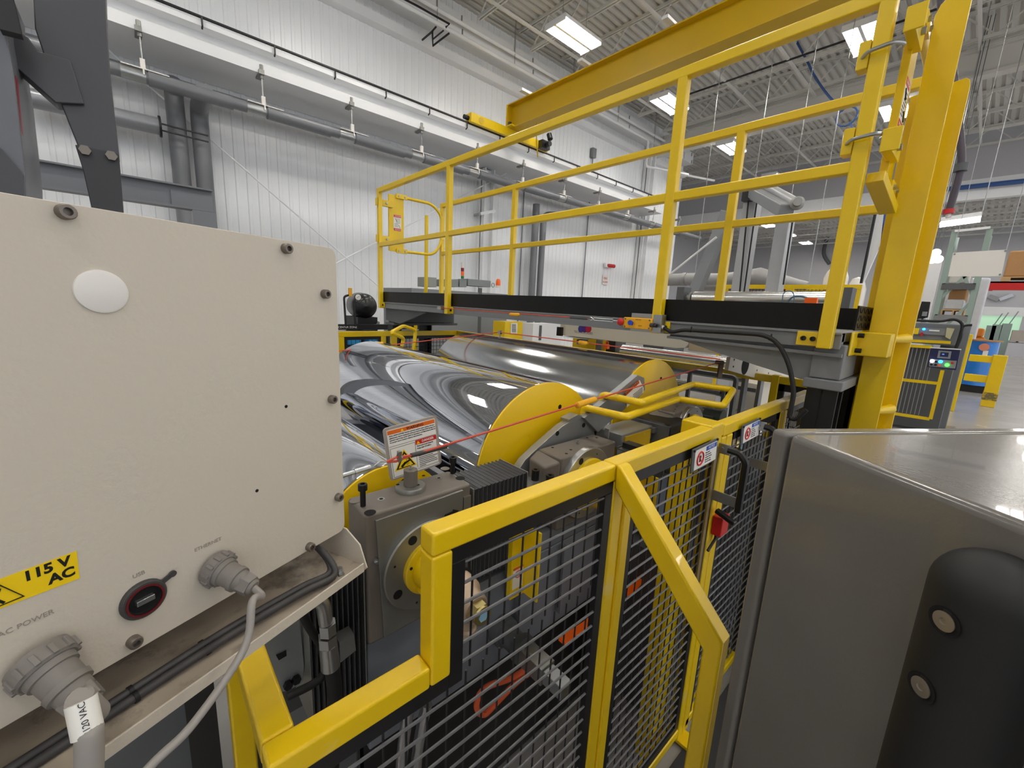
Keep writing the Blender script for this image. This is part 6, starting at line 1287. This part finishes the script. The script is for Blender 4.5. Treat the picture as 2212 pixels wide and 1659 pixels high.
def goods(nm, lab, x0, x1, z0, z1, m, Y=RY+0.15, dep=0.9, pal=True, cat='load'):
    g = thing(nm, lab, cat)
    if pal:
        b = MB()
        for s in (0.0, 0.5, 0.92): b.box(x0+(x1-x0)*s, x0+(x1-x0)*(s+0.08), Y, Y+dep, z0, z0+0.1)
        b.box(x0, x1, Y, Y+dep, z0+0.1, z0+0.13); b.build('pallet', WOOD, g); z0 += 0.13
    b = MB(); b.box(x0+0.03, x1-0.03, Y+0.03, Y+dep-0.03, z0, z1); b.build('wrapped_load', m, g, bev=0.04)
goods('wrapped_pallet', 'clear-wrapped load on a wooden pallet on the rack lower shelf', xL+0.08, xR-0.08, zs2, rx(2050, 655)[2]+0.1, CLRW)
goods('cardboard_carton', 'dark brown cardboard carton on the rack behind the clear-wrapped pallet', xL+0.1, xR-0.08, rx(2050, 652)[2], rx(2050, 622)[2], CARD, Y=RY+0.5, pal=False)
goods('white_bag_load', 'white wrapped bags on the rack upper shelf behind the blank sign', xL+0.06, xR-0.1, zs1, rx(2050, 572)[2], WPL, pal=False)
t = thing('blank_sign', 'blank white rectangular sign hanging by a thin wire right of the yellow column', 'sign')
SY_ = 11.0; c = [at(x, y, Y=SY_) for x, y in ((2059, 546), (2175, 539), (2163, 597), (2048, 597))]
b = MB(); b.prism(c, (0, 0.02, 0)); b.build('board', WPL, t)
b = MB(); q = at(2174, 539, Y=SY_); b.cyl(q, (q[0]+0.02, SY_, DZ-0.5), 0.006, n=5); q = at(2060, 546, Y=SY_); b.cyl(q, (q[0], SY_, DZ-0.5), 0.004, n=5); b.build('hanging_wire', ZNC, t)
for q in ((2062, 549), (2172, 542), (2160, 593)):
    b = MB(); p = at(*q, Y=SY_-0.002); b.cyl(p, p+np.array([0, -0.01, 0]), 0.015, n=8); b.build('corner_eyelet', STL, t)
# red shelf beam, big carton, far door opening
t = thing('red_shelf', 'red steel shelf beam carrying a big brown carton at the right edge', 'shelf')
A = at(2117, 618, Y=17); b = MB(); b.box(A[0], A[0]+2.5, 17, 17.15, A[2]-0.1, A[2]+0.12); b.build('red_beam', RED, t)
b = MB(); b.box(A[0], A[0]+0.1, 17, 17.1, 0, A[2]); b.box(A[0]+2.4, A[0]+2.5, 17, 17.1, 0, A[2]); b.build('shelf_post', GRNS, t)
b = MB(); b.box(A[0], A[0]+2.5, 17.0, 18.2, A[2]+0.08, A[2]+0.12); b.build('shelf_deck', GRYD, t)
goods('big_carton', 'big brown cardboard carton on a pallet above the red shelf beam', at(2163, 600, Y=17.1)[0], A[0]+2.4, A[2]+0.12, at(2200, 541, Y=17.1)[2], CARD, Y=17.1, dep=1.0, cat='carton')
b = pbox(2099, 600, 2111, 720, 'Y', 16.4, 0.2, z0=0); tag(b.build('wrapped_roll', CLRW, bev=0.05), 'narrow stretch-wrapped goods beside the right rack upright', 'load')
t = thing('black_mast', 'black mast with red and green head beside the rack at the right', 'mast')
MY = 17.4; A = at(2104, 700, Y=MY); B = at(2117, 632, Y=MY); b = MB(); b.cyl(A, B, 0.04, n=8); b.cyl((A[0]-0.01, MY, 0), A, 0.04, n=8); b.build('mast_tube', BLK, t)
b = MB(); b.box(B[0]-0.1, B[0]+0.13, MY-0.1, MY+0.1, B[2]-0.3, B[2]+0.05); b.build('mast_head', mat('dark_teal', (26, 64, 64), 0.4), t); b = MB(); b.box(B[0]-0.12, B[0]+0.22, MY-0.1, MY+0.1, B[2]+0.05, B[2]+0.17); b.build('red_top', RED, t)
t = thing('door_opening', 'shuttered doorway with pale green room beyond, on the far wall at the right', 'doorway')
FYd = FAR-0.05
A = at(2115, 662, Y=FYd); B = at(2195, 735, Y=FYd); z1_ = A[2]; z0_ = at(2150, 733, Y=FYd)[2]
b = MB(); b.box(A[0], B[0], FYd-0.02, FYd, z0_, at(2150, 682, Y=FYd)[2]); b.build('green_room_glow_panel', mat('pale_green_room_glow', (176, 214, 184), 0.6, emit=(176, 214, 184), estr=0.5), t)  # flat panel given its own glow to stand for the lit room
b = MB(); b.box(A[0]-0.05, B[0]+0.05, FYd-0.12, FYd-0.02, at(2150, 682, Y=FYd)[2], z1_); b.build('roller_shutter', WHT, t)
b = MB(); b.box(B[0], B[0]+0.25, FYd-0.1, FYd, 0, z1_+0.1); b.box(A[0]-0.2, A[0]-0.02, FYd-0.1, FYd, 0, z1_+0.1); b.box(A[0]-0.1, B[0]+0.1, FYd-0.1, FYd, z0_-0.1, z0_); b.build('door_frame', FWL, t)
for k, (x, y) in enumerate(((2140, 712), (2153, 710), (2174, 708))):
    c = at(x, y, Y=FYd-0.5); b = MB(); b.box(c[0]-0.2, c[0]+0.2, FYd-0.7, FYd-0.3, 0, c[2]+0.25); b.cyl(c, (c[0]+0.3, c[1], c[2]+1.0), 0.03, n=6); tag(b.build('small_machine', GRNS), ('grey-green machine shape inside the far doorway, left', 'grey-green machine shape inside the far doorway, middle', 'grey-green machine shape inside the far doorway, right')[k], 'machine')
t = thing('low_cabinet', 'low grey storage cabinet with goods on top against the far wall at the right edge', 'cabinet')
pbox(2178, 740, 2240, 764, 'Y', 37, 1.0, z0=0).build('cabinet_body', FWL, t); pbox(2188, 713, 2240, 740, 'Y', 37.1, 0.8).build('goods', mat('muted_goods', (170, 160, 150), 0.6), t)
# grey slitter machine with control panel
GY0 = 8.6
t = thing('grey_machine', 'grey machine housing with small labels and mesh doors, right of the yellow column', 'machine')
pbox(1935, 694, 2068, 748, 'Y', GY0, 0.9).build('upper_housing', GRY, t, bev=0.02)
b = pbox(1975, 745, 1990, 760, 'Y', GY0+0.1, 0.2); 
pbox(1935, 748, 2030, 912, 'Y', GY0+0.25, 0.6, z0=0.05).build('dark_interior', GRYD, t)
pbox(1983, 707, 2055, 726, 'Y', GY0-0.03, 0.03).build('front_cover', mat('housing_cover', (132, 134, 136), 0.4), t, bev=0.005)
pbox(2007, 712, 2029, 716.5, 'Y', GY0-0.045, 0.01).build('name_label', PAPER, t); pbox(1968, 708, 1983, 722, 'Y', GY0-0.045, 0.01).build('yellow_label', YLAB, t)
b = pbox(1989, 718, 1993, 726, 'Y', GY0-0.06, 0.03); b.build('red_handle', RED, t); c = at(1996, 711, Y=GY0-0.05); b = MB(); b.cyl(c, c+np.array([0, -0.02, 0]), 0.016, n=12); b.build('blue_lamp', LEDB, t)
b = MB(); b.prism([at(x, y, Y=GY0-0.06) for x, y in ((2045, 708), (2062, 710), (2052, 733), (2042, 728))], (0, 0.02, 0)); b.build('hazard_plate', mat('faded_label', (196, 190, 150), 0.5), t)
b = MB(); b.tube([at(x, y, Y=GY0-0.1) for x, y in ((1975, 692), (2030, 694), (2060, 690), (2078, 700), (2074, 725), (2065, 752))], 0.018, n=8, sub=4); b.tube([at(x, y, Y=GY0-0.1) for x, y in ((2100, 702), (2080, 706), (2075, 730), (2066, 752))], 0.016, n=8, sub=4); b.build('cable_bundle', RUB, t)
t = thing('mesh_door', 'yellow framed grey mesh door on the grey machine at the right', 'door')
def fr(pts, w, nm, m, Y):
    b = MB(); P = [at(x, y, Y=Y) for x, y in pts]
    for i in range(len(P)-1): b.beam(P[i], P[i+1], 0.04, w, up=Y_)
    return b.build(nm, m, t)
fr([(1965, 747), (2014, 750)], 0.035, 'door_bar', YEL, GY0-0.02); fr([(1947, 820), (2025, 828)], 0.05, 'door_bar', YEL, GY0-0.02); fr([(1930, 893), (2008, 905)], 0.05, 'door_bar', YEL, GY0-0.02); fr([(2036, 800), (2010, 905)], 0.05, 'door_bar', YEL, GY0-0.035); fr([(1968, 736), (2054, 740)], 0.025, 'door_bar', YEL, GY0-0.03)
h = MB(); A = at(1935, 760, Y=GY0)[0]; B = at(2022, 760, Y=GY0)[0]; z1_ = at(1990, 752, Y=GY0)[2]; z0_ = at(1990, 898, Y=GY0)[2]; x = A
while x < B: h.cyl((x, GY0, z0_), (x, GY0, z1_), 0.006, n=4); x += 0.045
h.build('mesh_infill', mat('door_mesh', (150, 150, 152), 0.4, metal=0.4), t)
t = thing('control_post', 'grey square post carrying a tilted navy control panel with lit buttons', 'control post')
A = at(2030, 925, Y=9.4); xm = at(2033, 860, Y=9.4)[0]
b = MB(); b.box(xm-0.15, xm+0.13, 9.4, 9.6, 0, at(2060, 700, Y=9.4)[2]); b.build('post', GRY, t, bev=0.01)
b = MB(); b.box(xm-0.25, xm+0.23, 9.3, 9.7, 0, 0.03); b.build('foot_plate', ZNC, t)
KY = 7.6
c = [at(x, y, Y=KY) for x, y in ((2011, 752), (2075, 756), (2066, 800), (2003, 793))]
b = MB(); b.prism(c, (0, 0.12, 0)); kp = b.build('control_box', NAVY, t, bev=0.006)
O = c[0]; Xe = c[1]-c[0]; Ye = c[3]-c[0]
def kq(u, v, d=0.0): return O+Xe*u+Ye*v+np.array([0, -d, 0])
def kr(u0, u1, v0, v1, d0, d1, nm, m):
    b = MB(); b.prism([kq(u0, v0, d0), kq(u1, v0, d0), kq(u1, v1, d0), kq(u0, v1, d0)], (0, -(d1-d0), 0)); return b.build(nm, m, kp)
kr(-0.02, 1.02, -0.05, 0.0, 0, 0.01, 'top_edge', PAPER); kr(0.28, 0.72, 0.1, 0.48, 0, 0.012, 'screen_bezel', GALV); kr(0.36, 0.64, 0.17, 0.40, 0.012, 0.014, 'screen', NAVY); kr(0.42, 0.5, 0.24, 0.3, 0.0145, 0.015, 'screen_icon', SCRN); kr(0.05, 0.95, 0.56, 0.95, 0, 0.006, 'button_plate', GALV)
for (u, v, m, nm) in ((0.13, 0.66, LEDW, 'lit_white_button'), (0.42, 0.66, LEDB, 'lit_blue_button'), (0.66, 0.80, LEDG, 'lit_green_button'), (0.40, 0.84, ORG, 'orange_stop_button'), (0.27, 0.68, INK, 'black_button'), (0.13, 0.84, INK, 'black_button'), (0.27, 0.84, INK, 'black_button'), (0.82, 0.68, RED, 'red_button')):
    b = MB(); b.cyl(kq(u, v, 0.006), kq(u, v, 0.025), 0.02 if 'lit' in nm else 0.014, n=12); b.build(nm, m, kp)
t = thing('black_monitor', 'black monitor on the grey machine roof, seen from behind', 'monitor')
b = MB(); b.prism([at(x, y, Y=8.7) for x, y in ((1991, 651), (2010, 652), (2004, 686), (1979, 690))], (0, 0.05, 0)); b.build('screen_back', BLK, t, bev=0.005)
b = pbox(1993, 673, 2001, 683, 'Y', 8.65, 0.04); b.build('connector_plate', GALV, t); b = MB(); b.cyl(at(1996, 686, Y=8.8), at(1994, 698, Y=8.8), 0.03, n=8); b.build('stand', ZNC, t)
# white partition leaning strip between column and rack
b = MB(); A = at(2002, 640, Y=18)[0]; b.box(A-0.5, A+0.15, 18, 18.2, 0, at(2020, 560, Y=18)[2]); tag(b.build('white_partition', WHT), 'white partition strip between the yellow column and the rack', 'partition')
# yellow barrier at right
t = thing('floor_barrier', 'yellow steel floor barrier with scuffed post foot in front of the blue drum', 'barrier')
BYY = 13.0
xp0 = at(2148, 820, Y=BYY)[0]; xA = at(2068, 870, Y=BYY)[0]
zt = at(2120, 772, Y=BYY)[2]; zm = at(2110, 815, Y=BYY)[2]
b = MB(); b.box(xp0-0.10, xp0+0.10, BYY, BYY+0.2, 0, zt+0.07); b.build('barrier_post', YEL, t, bev=0.01)
b = MB(); b.box(xp0-0.105, xp0+0.105, BYY-0.004, BYY+0.21, 0.14, 0.30); b.build('scuff_band', mat('scuffed_band', (110, 100, 60), 0.6, dirt=(220, 180, 20), dscale=12, dthr=0.5), t)
b = MB(); b.box(xA, xp0, BYY+0.04, BYY+0.16, zt-0.1, zt+0.04); b.build('top_rail', YEL, t, bev=0.01); b = MB(); b.box(xA, xp0, BYY+0.04, BYY+0.16, zm-0.1, zm+0.05); b.build('lower_rail', YEL, t, bev=0.01)
b = MB(); x = at(2073, 800, Y=11.6)[0]; b.box(x-0.06, x+0.06, 11.6, 11.75, 0, at(2090, 722, Y=11.6)[2]); b.build('tall_post', YEL, t, bev=0.01)
t = thing('blue_drum', 'blue stretch-wrapped round container with brown lid on a pallet behind the yellow barrier', 'drum')
DY = 15.5; A = at(2080, 740, Y=DY); B = at(2165, 740, Y=DY); cx = (A[0]+B[0])/2; rr = (B[0]-A[0])/2*0.97; zt = at(2125, 738, Y=DY-rr)[2]
b = MB(); b.lathe((cx, DY+0.2, 0.18), Z_, [(0, rr*1.04), (0.1, rr), (zt-0.18, rr*0.98)], n=28); b.build('wrapped_body', BLUW, t)
b = MB(); b.lathe((cx, DY+0.2, zt), Z_, [(0, rr*1.12), (0.03, rr*1.12)], n=10); b.build('brown_lid', CARD, t)
b = MB(); b.box(cx-rr, cx+rr, DY-rr+0.25, DY+rr+0.1, 0.0, 0.17); b.build('dark_pallet', BLK, t)
yf = DY+0.2-rr-0.01
b = MB(); c = at(2126, 750, Y=yf); b.cyl(c, c+np.array([0, -0.01, 0]), 0.09, n=16); b.build('round_sticker', mat('peach_sticker', (224, 140, 110), 0.5), t)
b = pbox(2124, 757, 2132, 771, 'Y', yf, 0.01); b.build('white_sticker', PAPER, t)
b = MB(); c = at(2104, 718, Y=17.5); b.box(c[0]-0.3, c[0]+0.25, 17.5, 17.9, 0.0, c[2]-0.12); b.box(c[0]-0.2, c[0]+0.2, 17.5, 17.8, c[2]-0.12, c[2]+0.12); tag(b.build('orange_machine', mat('orange_machine_paint', (226, 130, 40), 0.4), bev=0.06), 'orange machine part beyond the blue drum', 'machine')
# blue conduits on the far wall ledge
b = MB(); A = at(2050, 408, Y=FY-0.2); B = at(2212, 391, Y=FY-0.2); b.cyl(A-(B-A)*0.3, B+(B-A)*0.5, 0.09, n=8); tag(b.build('blue_conduit', mat('blue_conduit_paint', (50, 84, 140), 0.4)), 'thick blue pipe along the top of the far wall ledge', 'pipe')
b = MB(); c = at(1790, 512, Y=FAR-0.3); b.tube([(c[0], FAR-0.1, c[2]+0.3), (c[0]-0.05, FAR-0.4, c[2]), (c[0]-0.1, FAR-0.4, c[2]-1.2), (c[0]+0.4, FAR-0.5, c[2]-2.0)], 0.13, n=8, sub=4); tag(b.build('wall_spout', GRYD), 'dark bent pipe spout on the far grey wall above the bulk bag', 'pipe')
b = MB(); A = at(2088, 560, Y=20); b.box(A[0]-0.2, A[0]+2.6, 20, 20.1, 4.4, 4.5); b.box(A[0]-0.2, A[0]+2.6, 20, 20.1, 5.2, 5.3); 
# crumpled foil on wall
b = MB(); c = at(2160, 640, Y=FAR-0.12); b.beam(c+np.array([-0.45, 0, 0]), c+np.array([0.0, -0.1, -0.2]), 0.1, 0.25); b.beam(c+np.array([0.0, -0.1, -0.2]), c+np.array([0.5, 0, 0.1]), 0.1, 0.2); tag(b.build('foil_bundle', SLV), 'crumpled silver bundle above the far doorway', 'bundle')
finish()
